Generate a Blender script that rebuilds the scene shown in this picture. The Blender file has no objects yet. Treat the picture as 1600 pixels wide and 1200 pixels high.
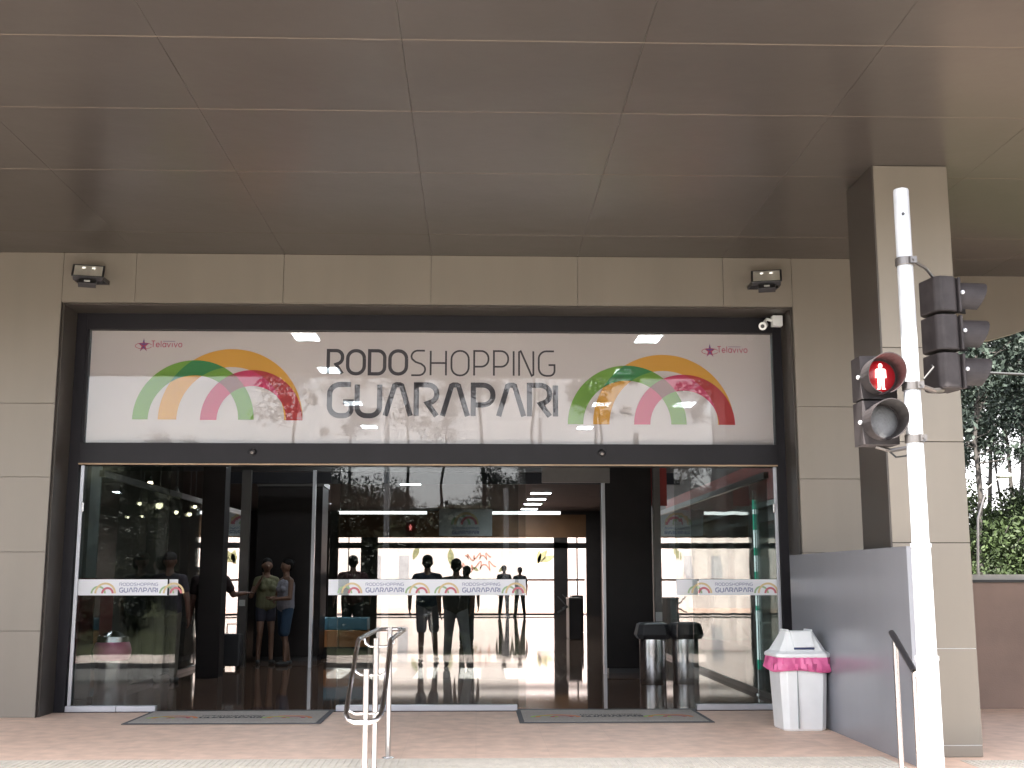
import bpy, bmesh, math, random
from mathutils import Vector, Matrix
random.seed(7)
R = math.radians
sc = bpy.context.scene
col = sc.collection
PI = math.pi

# ------------------------------------------------------------------ camera
cam_d = bpy.data.cameras.new("camera"); cam = bpy.data.objects.new("camera", cam_d); col.objects.link(cam)
cam.location = (0, 0, 1.4)
cam_d.sensor_fit = 'HORIZONTAL'; cam_d.sensor_width = 36.0
cam_d.lens = 1846.4 / 1600 * 36.0
cam.rotation_euler = (PI / 2 + 0.16428, 0, -0.029425)
cam_d.clip_start = 0.05; cam_d.clip_end = 2000
sc.camera = cam

# ------------------------------------------------------------------ light
SUN_EL, SUN_AZ = R(62), R(196)          # azimuth clockwise from +Y (towards the building)
world = bpy.data.worlds.new("World"); sc.world = world; world.use_nodes = True
wn = world.node_tree; bg = wn.nodes['Background']
sky = wn.nodes.new('ShaderNodeTexSky'); sky.sky_type = 'NISHITA'; sky.sun_disc = False
sky.sun_elevation = SUN_EL; sky.sun_rotation = SUN_AZ; sky.air_density = 1.0; sky.dust_density = 3.0
# bright broken cloud: the sky's own luminance, whitened where the cloud noise is thick
bw = wn.nodes.new('ShaderNodeRGBToBW'); wn.links.new(sky.outputs[0], bw.inputs[0])
cm = wn.nodes.new('ShaderNodeVectorMath'); cm.operation = 'SCALE'; cm.inputs[0].default_value = (1.02, 1.0, 1.015); wn.links.new(bw.outputs[0], cm.inputs['Scale'])
wtc = wn.nodes.new('ShaderNodeTexCoord'); wno = wn.nodes.new('ShaderNodeTexNoise'); wno.inputs['Scale'].default_value = 3.5; wno.inputs['Detail'].default_value = 8
wn.links.new(wtc.outputs['Generated'], wno.inputs['Vector'])
wmr = wn.nodes.new('ShaderNodeMapRange'); wmr.inputs['From Min'].default_value = 0.35; wmr.inputs['From Max'].default_value = 0.6; wmr.inputs['To Min'].default_value = 0.35; wmr.inputs['To Max'].default_value = 0.97
wn.links.new(wno.outputs[0], wmr.inputs[0])
wmx = wn.nodes.new('ShaderNodeMix'); wmx.data_type = 'RGBA'
wn.links.new(wmr.outputs[0], wmx.inputs['Factor']); wn.links.new(sky.outputs[0], wmx.inputs['A']); wn.links.new(cm.outputs[0], wmx.inputs['B'])
wn.links.new(wmx.outputs['Result'], bg.inputs[0]); bg.inputs[1].default_value = 0.115
sun_d = bpy.data.lights.new("sun", 'SUN'); sun = bpy.data.objects.new("sun", sun_d); col.objects.link(sun)
sun_d.energy = 4.8; sun_d.angle = R(0.5); sun_d.color = (1.0, 0.95, 0.88)
sdir = Vector((math.sin(SUN_AZ) * math.cos(SUN_EL), math.cos(SUN_AZ) * math.cos(SUN_EL), math.sin(SUN_EL)))
sun.rotation_euler = sdir.to_track_quat('Z', 'Y').to_euler()
sc.view_settings.view_transform = 'Standard'; sc.view_settings.look = 'None'
sc.view_settings.exposure = 3.1; sc.view_settings.gamma = 1.0
try:
    sc.cycles.max_bounces = 10; sc.cycles.transparent_max_bounces = 24; sc.cycles.diffuse_bounces = 5
    sc.cycles.glossy_bounces = 5; sc.cycles.sample_clamp_indirect = 8; sc.cycles.caustics_reflective = False
except Exception:
    pass

# ------------------------------------------------------------------ materials
def mat(name, c, rough=0.6, metal=0.0, var=0.12, scale=3.0, bump=0.0, bscale=60.0, spec=0.5, emit=None, es=0.0, tint=None, coat=0.0, rvar=0.0, stretch=None, bdist=0.02):
    m = bpy.data.materials.new(name); m.use_nodes = True
    nt = m.node_tree; N = nt.nodes; L = nt.links; b = N['Principled BSDF']
    b.inputs['Roughness'].default_value = rough; b.inputs['Metallic'].default_value = metal
    b.inputs['Specular IOR Level'].default_value = spec
    if coat: b.inputs['Coat Weight'].default_value = coat; b.inputs['Coat Roughness'].default_value = 0.08
    tc = N.new('ShaderNodeTexCoord')
    no = N.new('ShaderNodeTexNoise'); no.inputs['Scale'].default_value = scale; no.inputs['Detail'].default_value = 6
    if stretch:
        vm = N.new('ShaderNodeVectorMath'); vm.operation = 'MULTIPLY'; vm.inputs[1].default_value = stretch
        L.new(tc.outputs['Object'], vm.inputs[0]); L.new(vm.outputs[0], no.inputs['Vector'])
    else: L.new(tc.outputs['Object'], no.inputs['Vector'])
    mx = N.new('ShaderNodeMix'); mx.data_type = 'RGBA'
    a = tuple(max(0, x * (1 - var)) for x in c[:3]); bcol = tuple(min(1, x * (1 + var)) for x in (tint or c)[:3])
    mx.inputs['A'].default_value = (*a, 1); mx.inputs['B'].default_value = (*bcol, 1)
    mr = N.new('ShaderNodeMapRange'); mr.inputs['From Min'].default_value = 0.3; mr.inputs['From Max'].default_value = 0.7
    L.new(no.outputs[0], mr.inputs[0]); L.new(mr.outputs[0], mx.inputs['Factor'])
    L.new(mx.outputs['Result'], b.inputs['Base Color'])
    if rvar:
        mr2 = N.new('ShaderNodeMapRange'); mr2.inputs['To Min'].default_value = rough - rvar; mr2.inputs['To Max'].default_value = rough + rvar
        mr2.inputs['From Min'].default_value = 0.3; mr2.inputs['From Max'].default_value = 0.7
        L.new(no.outputs[0], mr2.inputs[0]); L.new(mr2.outputs[0], b.inputs['Roughness'])
    if bump:
        n2 = N.new('ShaderNodeTexNoise'); n2.inputs['Scale'].default_value = bscale; n2.inputs['Detail'].default_value = 5
        L.new(tc.outputs['Object'], n2.inputs['Vector'])
        bp = N.new('ShaderNodeBump'); bp.inputs['Strength'].default_value = bump; bp.inputs['Distance'].default_value = bdist
        L.new(n2.outputs[0], bp.inputs['Height']); L.new(bp.outputs[0], b.inputs['Normal'])
    if emit:
        b.inputs['Emission Color'].default_value = (*emit, 1); b.inputs['Emission Strength'].default_value = es
    return m

def glass_mat(name, tint=(0.84, 0.855, 0.85), wav=0.006, boost=0.0, gain=1.0):
    m = bpy.data.materials.new(name); m.use_nodes = True
    nt = m.node_tree; N = nt.nodes; L = nt.links
    for n in list(N): N.remove(n)
    out = N.new('ShaderNodeOutputMaterial'); mixs = N.new('ShaderNodeMixShader')
    tr = N.new('ShaderNodeBsdfTransparent'); tr.inputs[0].default_value = (*tint, 1)
    gl = N.new('ShaderNodeBsdfGlossy'); gl.inputs['Roughness'].default_value = 0.0
    gl.inputs['Color'].default_value = (1, 1, 1, 1)
    fr = N.new('ShaderNodeFresnel'); geo = N.new('ShaderNodeNewGeometry')
    ior = N.new('ShaderNodeMix'); ior.data_type = 'FLOAT'
    ior.inputs['A'].default_value = 1.52; ior.inputs['B'].default_value = 1 / 1.52
    L.new(geo.outputs['Backfacing'], ior.inputs['Factor']); L.new(ior.outputs['Result'], fr.inputs['IOR'])
    tc = N.new('ShaderNodeTexCoord'); no = N.new('ShaderNodeTexNoise'); no.inputs['Scale'].default_value = 1.3; no.inputs['Detail'].default_value = 2
    L.new(tc.outputs['Object'], no.inputs['Vector'])
    bp = N.new('ShaderNodeBump'); bp.inputs['Strength'].default_value = wav; bp.inputs['Distance'].default_value = 0.1
    L.new(no.outputs[0], bp.inputs['Height']); L.new(bp.outputs[0], gl.inputs['Normal'])
    ad = N.new('ShaderNodeMath'); ad.operation = 'ADD'; ad.inputs[1].default_value = boost
    gm = N.new('ShaderNodeMath'); gm.operation = 'MULTIPLY'; gm.inputs[1].default_value = gain
    L.new(fr.outputs[0], gm.inputs[0]); L.new(gm.outputs[0], ad.inputs[0])
    L.new(ad.outputs[0], mixs.inputs[0]); L.new(tr.outputs[0], mixs.inputs[1]); L.new(gl.outputs[0], mixs.inputs[2])
    L.new(mixs.outputs[0], out.inputs[0])
    return m

def perforated(name, c, hole):
    """window film with a fine field of holes: mostly printed surface, a little see-through"""
    m = mat(name, c, 0.55, var=0.03, scale=1.2)
    nt = m.node_tree; N = nt.nodes; L = nt.links
    out = [n for n in N if n.type == 'OUTPUT_MATERIAL'][0]; b = N['Principled BSDF']
    tr = N.new('ShaderNodeBsdfTransparent'); mixs = N.new('ShaderNodeMixShader'); mixs.inputs[0].default_value = hole
    L.new(b.outputs[0], mixs.inputs[1]); L.new(tr.outputs[0], mixs.inputs[2]); L.new(mixs.outputs[0], out.inputs[0])
    return m

def mask_print(name, c, rings, hole=0.3):
    """arch print; rings = [(cx, cz, rin, rout, overlap colour)] in object space"""
    m = perforated(name, c, hole)
    nt = m.node_tree; N = nt.nodes; L = nt.links; b = N['Principled BSDF']
    tc = N.new('ShaderNodeTexCoord'); prev = b.inputs['Base Color'].links[0].from_socket
    for cx, cz, ri, ro, oc in rings:
        sub = N.new('ShaderNodeVectorMath'); sub.operation = 'SUBTRACT'; sub.inputs[1].default_value = (cx, 0, cz)
        L.new(tc.outputs['Object'], sub.inputs[0])
        mul = N.new('ShaderNodeVectorMath'); mul.operation = 'MULTIPLY'; mul.inputs[1].default_value = (1, 0, 1); L.new(sub.outputs[0], mul.inputs[0])
        ln = N.new('ShaderNodeVectorMath'); ln.operation = 'LENGTH'; L.new(mul.outputs[0], ln.inputs[0])
        g = N.new('ShaderNodeMath'); g.operation = 'GREATER_THAN'; g.inputs[1].default_value = ri; L.new(ln.outputs['Value'], g.inputs[0])
        l = N.new('ShaderNodeMath'); l.operation = 'LESS_THAN'; l.inputs[1].default_value = ro; L.new(ln.outputs['Value'], l.inputs[0])
        a = N.new('ShaderNodeMath'); a.operation = 'MULTIPLY'; L.new(g.outputs[0], a.inputs[0]); L.new(l.outputs[0], a.inputs[1])
        mx = N.new('ShaderNodeMix'); mx.data_type = 'RGBA'; L.new(a.outputs[0], mx.inputs['Factor']); L.new(prev, mx.inputs['A'])
        mx.inputs['B'].default_value = (*oc, 1); prev = mx.outputs['Result']
    L.new(prev, b.inputs['Base Color'])
    return m

M = {}
M['clad'] = mat('champagne_cladding', (0.215, 0.19, 0.158), 0.40, 0.15, var=0.055, scale=1.0, stretch=(2.2, 2.2, 0.25), bump=0.25, bscale=0.8, bdist=0.03)
M['soffit'] = mat('bronze_soffit', (0.056, 0.048, 0.043), 0.28, 0.2, var=0.10, scale=0.45, bump=0.35, bscale=0.55, bdist=0.05)
M['soffit_glint'] = mat('soffit_joint_highlight', (0.13, 0.098, 0.07), 0.5)
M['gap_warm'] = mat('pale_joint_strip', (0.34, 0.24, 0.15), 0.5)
M['gap_dark'] = mat('dark_joint', (0.03, 0.028, 0.025), 0.8)
M['reveal'] = mat('dark_bronze_reveal', (0.058, 0.050, 0.043), 0.4, 0.15, var=0.06, scale=1.0)
M['frame'] = mat('graphite_frame', (0.010, 0.009, 0.012), 0.5, 0.0, spec=0.3)
M['steel'] = mat('stainless_steel', (0.58, 0.56, 0.56), 0.25, 1.0, var=0.04)
M['steel_dark'] = mat('dull_steel', (0.14, 0.13, 0.125), 0.35, 0.8, var=0.1)
M['alu'] = mat('anodised_aluminium', (0.55, 0.56, 0.60), 0.32, 0.6, var=0.04)
M['galv'] = mat('galvanised_pole', (0.50, 0.52, 0.55), 0.40, 0.3, var=0.08, scale=9, bump=0.05)
M['glass'] = glass_mat('clear_door_glass', gain=0.55)
M['glass_top'] = glass_mat('sign_glass', tint=(0.94, 0.95, 0.95), gain=0.5)
M['glass_side'] = glass_mat('vestibule_glass', tint=(0.74, 0.80, 0.79), wav=0.012, boost=0.12)
M['panelgrey'] = mat('blue_grey_panel', (0.265, 0.275, 0.305), 0.26, 0.1, var=0.035, scale=0.8, stretch=(1.5, 2, 0.5), rvar=0.012)
M['paving'] = mat('pink_granite_paving', (0.42, 0.32, 0.27), 0.62, var=0.13, scale=5, bump=0.15, bscale=90, tint=(0.42, 0.36, 0.32))
M['paving_out'] = mat('sunlit_pink_paving', (0.23, 0.145, 0.115), 0.8, var=0.12, scale=2)
M['tactile'] = mat('cream_tactile_tile', (0.66, 0.61, 0.53), 0.7, var=0.1, scale=8, bump=0.2)
M['asphalt'] = mat('asphalt', (0.055, 0.053, 0.052), 0.85, var=0.2, scale=4, bump=0.4, bscale=150)
M['kerb'] = mat('kerb_concrete', (0.42, 0.40, 0.37), 0.8, var=0.15, bump=0.2)
M['roadpaint'] = mat('road_paint', (0.75, 0.74, 0.70), 0.7, var=0.15, scale=12)
M['white_plastic'] = mat('white_plastic', (0.80, 0.82, 0.82), 0.35, var=0.03, scale=6)
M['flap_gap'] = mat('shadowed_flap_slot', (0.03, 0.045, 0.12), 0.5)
M['pinkbag'] = mat('pink_bag_film', (0.66, 0.10, 0.28), 0.35, var=0.15, scale=7, bump=0.4, bscale=12, tint=(0.70, 0.17, 0.36))
M['blackplastic'] = mat('black_plastic', (0.028, 0.027, 0.030), 0.42, var=0.1)
M['signalbody'] = mat('signal_housing', (0.028, 0.024, 0.025), 0.62, spec=0.25, var=0.25, scale=14)
M['visor_in'] = mat('visor_inside', (0.03, 0.026, 0.026), 0.6)
M['lens_off'] = mat('clear_unlit_lens', (0.13, 0.135, 0.145), 0.3, var=0.15, scale=30, bump=0.3, bscale=80)
M['lens_red'] = mat('red_lens', (0.16, 0.01, 0.015), 0.2, emit=(1.0, 0.02, 0.03), es=0.02)
M['redman'] = mat('lit_red_figure', (0.9, 0.3, 0.3), 0.5, emit=(1.0, 0.26, 0.24), es=1.2)
M['lightpanel'] = mat('ceiling_light_diffuser', (0.9, 0.9, 0.9), 0.5, emit=(0.85, 0.95, 1.0), es=10.0)
M['spotlit'] = mat('warm_lamp_glow', (0.9, 0.8, 0.6), 0.5, emit=(1.0, 0.82, 0.55), es=1.2)
M['ledgreen'] = mat('green_light_segment', (0.06, 0.40, 0.26), 0.5, emit=(0.02, 0.9, 0.6), es=0.05)
M['ledwhite'] = mat('white_light_segment', (0.9, 0.9, 0.9), 0.5, emit=(0.8, 1.0, 1.0), es=0.16)
M['banner'] = perforated('white_sign_film', (0.58, 0.515, 0.51), 0.10)
M['ink'] = perforated('charcoal_print', (0.035, 0.03, 0.04), 0.10)
M['floorin'] = mat('polished_brown_granite', (0.075, 0.050, 0.038), 0.035, var=0.35, scale=20, spec=0.9, coat=0.6)
M['ceilin'] = mat('interior_ceiling', (0.07, 0.065, 0.062), 0.8)
M['wallin'] = mat('dark_interior_wall', (0.034, 0.024, 0.021), 0.5, var=0.2)
M['brownwall'] = mat('brown_transom_panel', (0.27, 0.125, 0.05), 0.5, var=0.2, scale=1)
M['kiosk'] = mat('dark_kiosk', (0.012, 0.009, 0.009), 0.45, spec=0.25, var=0.3, scale=2)
M['signwhite'] = mat('white_hanging_sign', (0.55, 0.56, 0.55), 0.5)
M['red'] = mat('red_fascia', (0.24, 0.022, 0.016), 0.4)
M['redbox'] = mat('dull_red_box', (0.16, 0.035, 0.03), 0.5)
M['greybox'] = mat('grey_plinth', (0.26, 0.28, 0.28), 0.5)
M['palecol'] = mat('pale_pillar', (0.36, 0.40, 0.40), 0.6, var=0.15)
M['orange'] = mat('orange_box', (0.50, 0.20, 0.07), 0.6)
M['bluebox'] = mat('blue_box', (0.10, 0.26, 0.36), 0.5)
M['cream_wall'] = mat('sunlit_mural_wall', (0.31, 0.265, 0.25), 0.9, var=0.08, scale=1.2, bump=0.1)
M['muralred'] = mat('mural_red_paint', (0.22, 0.10, 0.08), 0.9)
M['muralgreen'] = mat('mural_olive_paint', (0.11, 0.105, 0.05), 0.9, var=0.5, scale=6)
M['muralgrey'] = mat('mural_grey_paint', (0.17, 0.16, 0.17), 0.9)
M['mat_grey'] = mat('grey_carpet_mat', (0.36, 0.33, 0.295), 0.95, var=0.15, scale=50, bump=0.5, bscale=250)
M['mat_edge'] = mat('mat_rubber_edge', (0.08, 0.08, 0.085), 0.8)
M['mat_orange'] = mat('mat_orange_print', (0.60, 0.20, 0.07), 0.95)
M['mat_green'] = mat('mat_green_print', (0.30, 0.50, 0.08), 0.95)
M['mat_red'] = mat('mat_red_print', (0.42, 0.06, 0.08), 0.95)
M['mat_black'] = mat('mat_dark_print', (0.03, 0.03, 0.04), 0.95)
M['decal'] = perforated('frosted_white_band', (0.74, 0.75, 0.78), 0.12)
M['decal_ink'] = perforated('band_blue_grey_ink', (0.24, 0.26, 0.38), 0.1)
M['decal_green'] = perforated('band_green_ink', (0.30, 0.44, 0.24), 0.1)
M['decal_yellow'] = perforated('band_yellow_ink', (0.62, 0.48, 0.26), 0.1)
M['decal_red'] = perforated('band_red_ink', (0.50, 0.13, 0.16), 0.1)
M['purple_ink'] = perforated('purple_print', (0.16, 0.06, 0.22), 0.1)
M['crimson_ink'] = perforated('crimson_print', (0.45, 0.05, 0.12), 0.1)
M['lowwall'] = mat('brown_low_wall', (0.215, 0.145, 0.112), 0.6, var=0.12, scale=2, bump=0.1)
M['coping'] = mat('dark_coping', (0.03, 0.028, 0.028), 0.6)
M['grass'] = mat('rough_grass', (0.013, 0.016, 0.009), 0.9, var=0.5, scale=0.6, bump=0.6, bscale=5, spec=0.1, tint=(0.024, 0.029, 0.011))
M['bark'] = mat('grey_bark', (0.035, 0.030, 0.026), 0.9, var=0.3, scale=8, bump=0.5, bscale=20)
M['leaf'] = mat('eucalyptus_leaf', (0.016, 0.024, 0.020), 0.6, spec=0.15, var=0.4, scale=0.9, tint=(0.026, 0.035, 0.027))
M['leaf2'] = mat('bright_shrub_leaf', (0.013, 0.022, 0.007), 0.6, spec=0.15, var=0.6, scale=0.5, tint=(0.020, 0.030, 0.010))
M['leaf3'] = mat('dark_shrub_leaf', (0.009, 0.015, 0.007), 0.6, spec=0.15, var=0.5, scale=0.5, tint=(0.016, 0.025, 0.011))
M['skin'] = mat('brown_skin', (0.14, 0.07, 0.05), 0.5, var=0.08)
M['skin_light'] = mat('tan_skin', (0.17, 0.09, 0.06), 0.5, var=0.08)
M['hair'] = mat('dark_hair', (0.005, 0.004, 0.004), 0.6, spec=0.15)
M['eye'] = mat('dark_eye', (0.02, 0.015, 0.015), 0.2)
M['cable'] = mat('black_cable', (0.02, 0.02, 0.02), 0.6)
M['emblem'] = mat('emblem_white', (0.7, 0.7, 0.68), 0.5)
M['reflector'] = mat('lamp_reflector', (0.80, 0.76, 0.68), 0.35, 0.0, emit=(1, 0.95, 0.85), es=0.0)
M['led_chip'] = mat('led_chip', (0.9, 0.88, 0.8), 0.4, emit=(1, 0.97, 0.9), es=0.12)
M['lampglass'] = mat('street_lamp_glass', (0.85, 0.85, 0.82), 0.2)

# ------------------------------------------------------------------ mesh helpers
class MB:
    def __init__(s): s.v = []; s.f = []; s.mi = []; s.mats = []
    def slot(s, m):
        if m not in s.mats: s.mats.append(m)
        return s.mats.index(m)
    def add(s, vs, fs, m=0):
        o = len(s.v); s.v += [tuple(p) for p in vs]; s.f += [tuple(i + o for i in f) for f in fs]; s.mi += [m] * len(fs)
    def box(s, x0, x1, y0, y1, z0, z1, m=0, T=None):
        vs = [Vector((x, y, z)) for z in (z0, z1) for y in (y0, y1) for x in (x0, x1)]
        if T: vs = [T @ p for p in vs]
        s.add(vs, [(0, 2, 3, 1), (4, 5, 7, 6), (0, 1, 5, 4), (2, 6, 7, 3), (0, 4, 6, 2), (1, 3, 7, 5)], m)
    def cone(s, p0, r0, p1, r1, n=16, m=0, caps=True):
        p0 = Vector(p0); p1 = Vector(p1); d = (p1 - p0)
        q = d.to_track_quat('Z', 'Y').to_matrix()
        vs = []
        for p, r in ((p0, r0), (p1, r1)):
            for i in range(n):
                a = 2 * PI * i / n; vs.append(p + q @ Vector((math.cos(a) * r, math.sin(a) * r, 0)))
        fs = [(i, (i + 1) % n, n + (i + 1) % n, n + i) for i in range(n)]
        if caps: fs += [tuple(range(n - 1, -1, -1)), tuple(range(n, 2 * n))]
        s.add(vs, fs, m)
    def tube(s, pts, r, n=10, m=0, closed=False):
        pts = [Vector(p) for p in pts]; k = len(pts); rs = r if isinstance(r, (list, tuple)) else [r] * k
        vs = []; ref = None
        for i, p in enumerate(pts):
            if closed: t = (pts[(i + 1) % k] - pts[i - 1]).normalized()
            else: t = (pts[min(i + 1, k - 1)] - pts[max(i - 1, 0)]).normalized()
            if ref is None: ref = t.orthogonal().normalized()
            ref = (ref - t * ref.dot(t)).normalized(); b = t.cross(ref)
            for j in range(n):
                a = 2 * PI * j / n; vs.append(p + (ref * math.cos(a) + b * math.sin(a)) * rs[i])
        fs = []
        for i in range(k if closed else k - 1):
            i2 = (i + 1) % k
            for j in range(n): fs.append((i * n + j, i * n + (j + 1) % n, i2 * n + (j + 1) % n, i2 * n + j))
        if not closed: fs += [tuple(range(n - 1, -1, -1)), tuple(range((k - 1) * n, k * n))]
        s.add(vs, fs, m)
    def lathe(s, prof, c=(0, 0, 0), n=24, m=0):
        vs = []; fs = []
        for r, z in prof:
            for i in range(n):
                a = 2 * PI * i / n; vs.append((c[0] + r * math.cos(a), c[1] + r * math.sin(a), c[2] + z))
        for k in range(len(prof) - 1):
            for i in range(n): fs.append((k * n + i, k * n + (i + 1) % n, (k + 1) * n + (i + 1) % n, (k + 1) * n + i))
        fs += [tuple(range(n - 1, -1, -1)), tuple(range((len(prof) - 1) * n, len(prof) * n))]
        s.add(vs, fs, m)
    def sphere(s, c, r, n=12, k=8, m=0, T=None):
        rx, ry, rz = r if isinstance(r, (tuple, list)) else (r, r, r)
        vs = [Vector((0, 0, rz))]
        for a in range(1, k):
            t = PI * a / k
            for b in range(n):
                p = 2 * PI * b / n; vs.append(Vector((rx * math.sin(t) * math.cos(p), ry * math.sin(t) * math.sin(p), rz * math.cos(t))))
        vs.append(Vector((0, 0, -rz)))
        fs = [(0, 1 + b, 1 + (b + 1) % n) for b in range(n)]
        for a in range(k - 2):
            for b in range(n): fs.append((1 + a * n + b, 1 + (a + 1) * n + b, 1 + (a + 1) * n + (b + 1) % n, 1 + a * n + (b + 1) % n))
        e = len(vs) - 1; o = 1 + (k - 2) * n
        fs += [(o + b, e, o + (b + 1) % n) for b in range(n)]
        if T: vs = [T @ p for p in vs]
        s.add([p + Vector(c) for p in vs], fs, m)
    def prism(s, pts, z0, z1, m=0, axis='z'):
        n = len(pts)
        def P(p, z): return (p[0], p[1], z) if axis == 'z' else ((p[0], z, p[1]) if axis == 'y' else (z, p[0], p[1]))
        vs = [P(p, z0) for p in pts] + [P(p, z1) for p in pts]
        fs = [tuple(range(n - 1, -1, -1)), tuple(range(n, 2 * n))] + [(i, (i + 1) % n, n + (i + 1) % n, n + i) for i in range(n)]
        s.add(vs, fs, m)
    def flat(s, pts, y, m=0):     # polygon in the xz plane facing -y
        s.add([(p[0], y, p[1]) for p in pts], [tuple(range(len(pts)))], m)
    def build(s, name, mats, parent=None, smooth=False, bevel=0, loc=None, recalc=True):
        me = bpy.data.meshes.new(name); me.from_pydata(s.v, [], s.f); me.update()
        if recalc:
            bm = bmesh.new(); bm.from_mesh(me); bmesh.ops.recalc_face_normals(bm, faces=bm.faces); bm.to_mesh(me); bm.free()
        if not isinstance(mats, (list, tuple)): mats = [mats]
        for x in mats: me.materials.append(x)
        for p, i in zip(me.polygons, s.mi): p.material_index = i; p.use_smooth = smooth
        if smooth:
            try: me.set_sharp_from_angle(angle=R(38))
            except Exception: pass
        o = bpy.data.objects.new(name, me); col.objects.link(o)
        if parent: o.parent = parent
        if loc: o.location = loc
        if bevel:
            b = o.modifiers.new('bevel', 'BEVEL'); b.width = bevel; b.segments = 2; b.limit_method = 'ANGLE'; b.angle_limit = R(40)
        return o

def tag(o, label=None, cat=None, group=None, kind=None):
    if label: o['label'] = label
    if cat: o['category'] = cat
    if group: o['group'] = group
    if kind: o['kind'] = kind
    return o
def empty(name, loc=(0, 0, 0), rz=0, label=None, cat=None, group=None):
    o = bpy.data.objects.new(name, None); col.objects.link(o); o.location = loc; o.rotation_euler = (0, 0, rz)
    o.empty_display_size = 0.2
    return tag(o, label, cat, group)
def kids(o): return [c for c in bpy.data.objects if c.parent == o]
def dup(o, loc=None, rz=None, label=None, parent=None, ch=None):
    c = o.copy(); col.objects.link(c)
    if parent: c.parent = parent
    if loc is not None: c.location = loc
    if rz is not None: c.rotation_euler = (0, 0, rz)
    if label: c['label'] = label
    for k in kids(o): dup(k, parent=c)
    return c

# ------------------------------------------------------------------ ground, road, stairs
H = 4.945          # canopy soffit height
SY = -0.48         # street level
g = MB(); g.box(-300, 300, -300, 400, SY - 0.6, SY - 0.15)
tag(g.build('ground', M['grass']), kind='structure')
g = MB(); g.box(-300, 300, -1.5, 7.6, SY - 0.149, SY - 0.11)
tag(g.build('road', M['asphalt']), kind='structure')
g = MB()
for i in range(8): g.box(-3.2 + i * 0.95, -2.75 + i * 0.95, -1.2, 7.3, SY - 0.1095, SY - 0.106)
tag(g.build('road_markings', M['roadpaint']), kind='structure')
g = MB(); g.box(-60, 60, 7.75, 9.1, SY - 0.14, SY)
tag(g.build('pavement', M['paving']), kind='structure')
g = MB(); g.box(-60, 60, 7.6, 7.749, SY - 0.14, SY + 0.004)
g.box(-60, 60, -1.65, -1.5, SY - 0.14, SY + 0.004)
tag(g.build('kerb', M['kerb']), kind='structure')
g = MB(); g.box(-60, 60, -4.5, -1.651, SY - 0.14, SY)
tag(g.build('far_pavement', M['paving']), kind='structure')

# terrace in front of the doors, granite tiles with joints
def tile_mat(name, base, sx, sy, joint, jw=0.006, rough=0.6, var=0.1):
    m = mat(name, base, rough, var=var, scale=6, bump=0.12, bscale=90, tint=tuple(min(1, b * 1.06) for b in base))
    nt = m.node_tree; N = nt.nodes; L = nt.links; b = N['Principled BSDF']
    tc = N.new('ShaderNodeTexCoord'); br = N.new('ShaderNodeTexBrick')
    br.offset = 0.0; br.inputs['Scale'].default_value = 1.0; br.inputs['Brick Width'].default_value = sx; br.inputs['Row Height'].default_value = sy
    br.inputs['Mortar Size'].default_value = jw; br.inputs['Mortar Smooth'].default_value = 0.1
    br.inputs['Color1'].default_value = (1, 1, 1, 1); br.inputs['Color2'].default_value = (0.96, 0.955, 0.95, 1); br.inputs['Mortar'].default_value = (joint, joint, joint, 1)
    L.new(tc.outputs['Object'], br.inputs['Vector'])
    src = b.inputs['Base Color'].links[0].from_socket
    mx = N.new('ShaderNodeMix'); mx.data_type = 'RGBA'; mx.blend_type = 'MULTIPLY'; mx.inputs['Factor'].default_value = 1
    L.new(src, mx.inputs['A']); L.new(br.outputs['Color'], mx.inputs['B']); L.new(mx.outputs['Result'], b.inputs['Base Color'])
    return m
M['terrace'] = tile_mat('terrace_granite', (0.70, 0.51, 0.40), 0.6, 0.6, 0.90, jw=0.003)
g = MB(); g.box(-12, 22, 9.1, 13.15, SY - 0.14, 0.0); g.box(5.1, 22, 13.151, 13.6, SY - 0.14, -0.001)
tag(g.build('terrace', M['terrace']), kind='structure')
g = MB(); g.box(-12, 3.25, 9.101, 9.74, 0.0, 0.004)
g.box(3.8, 22, 9.101, 9.52, 0.0, 0.004)
y = 9.115
for x0, x1 in ((-6.5, 3.24), (3.82, 8.0)):
    x = x0
    while x < x1:
        g.box(x, x + 0.022, 9.13, 9.70 if x0 < 0 else 9.49, 0.004, 0.009); x += 0.052
tag(g.build('tactile_strip', M['tactile']), kind='structure')
g = MB()
for i in range(3): g.box(-12, 22, 9.099 - 0.3 * (i + 1), 9.099 - 0.3 * i, SY - 0.1, -0.12 * (i + 1) - 0.0)
tag(g.build('stairs', M['paving']), kind='structure')
g = MB(); g.box(-40, -4.95 - 4.4, 13.3, 60, SY - 0.14, -0.02)
tag(g.build('side_paving', M['paving']), kind='structure')
g = MB(); g.box(5.06, 24, 15.9, 19.0, SY - 0.14, -0.1)  # added strip, unseen behind the boundary wall, bounces sunlight up to the right soffit
tag(g.build('bounce_strip', M['lowwall']), kind='structure')
g = MB(); g.box(-40, 20, 47.75, 60, SY - 0.14, 0.0)
tag(g.build('rear_forecourt', M['paving_out']), kind='structure')

# ------------------------------------------------------------------ building
B = empty('shopping_building', (0, 12.7, 0), label='shopping centre entrance clad in beige and bronze metal panels under a deep canopy', cat='building')
BL = Vector((0, 12.7, 0))
def bpart(mb, name, m, parent=B, **k):
    o = mb.build(name, m, parent, **k)
    if parent is B: o.location = -BL
    return o
zs = [0.0, 0.875, 1.69, 2.48, 3.272, H]
g8 = 0.002
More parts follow.
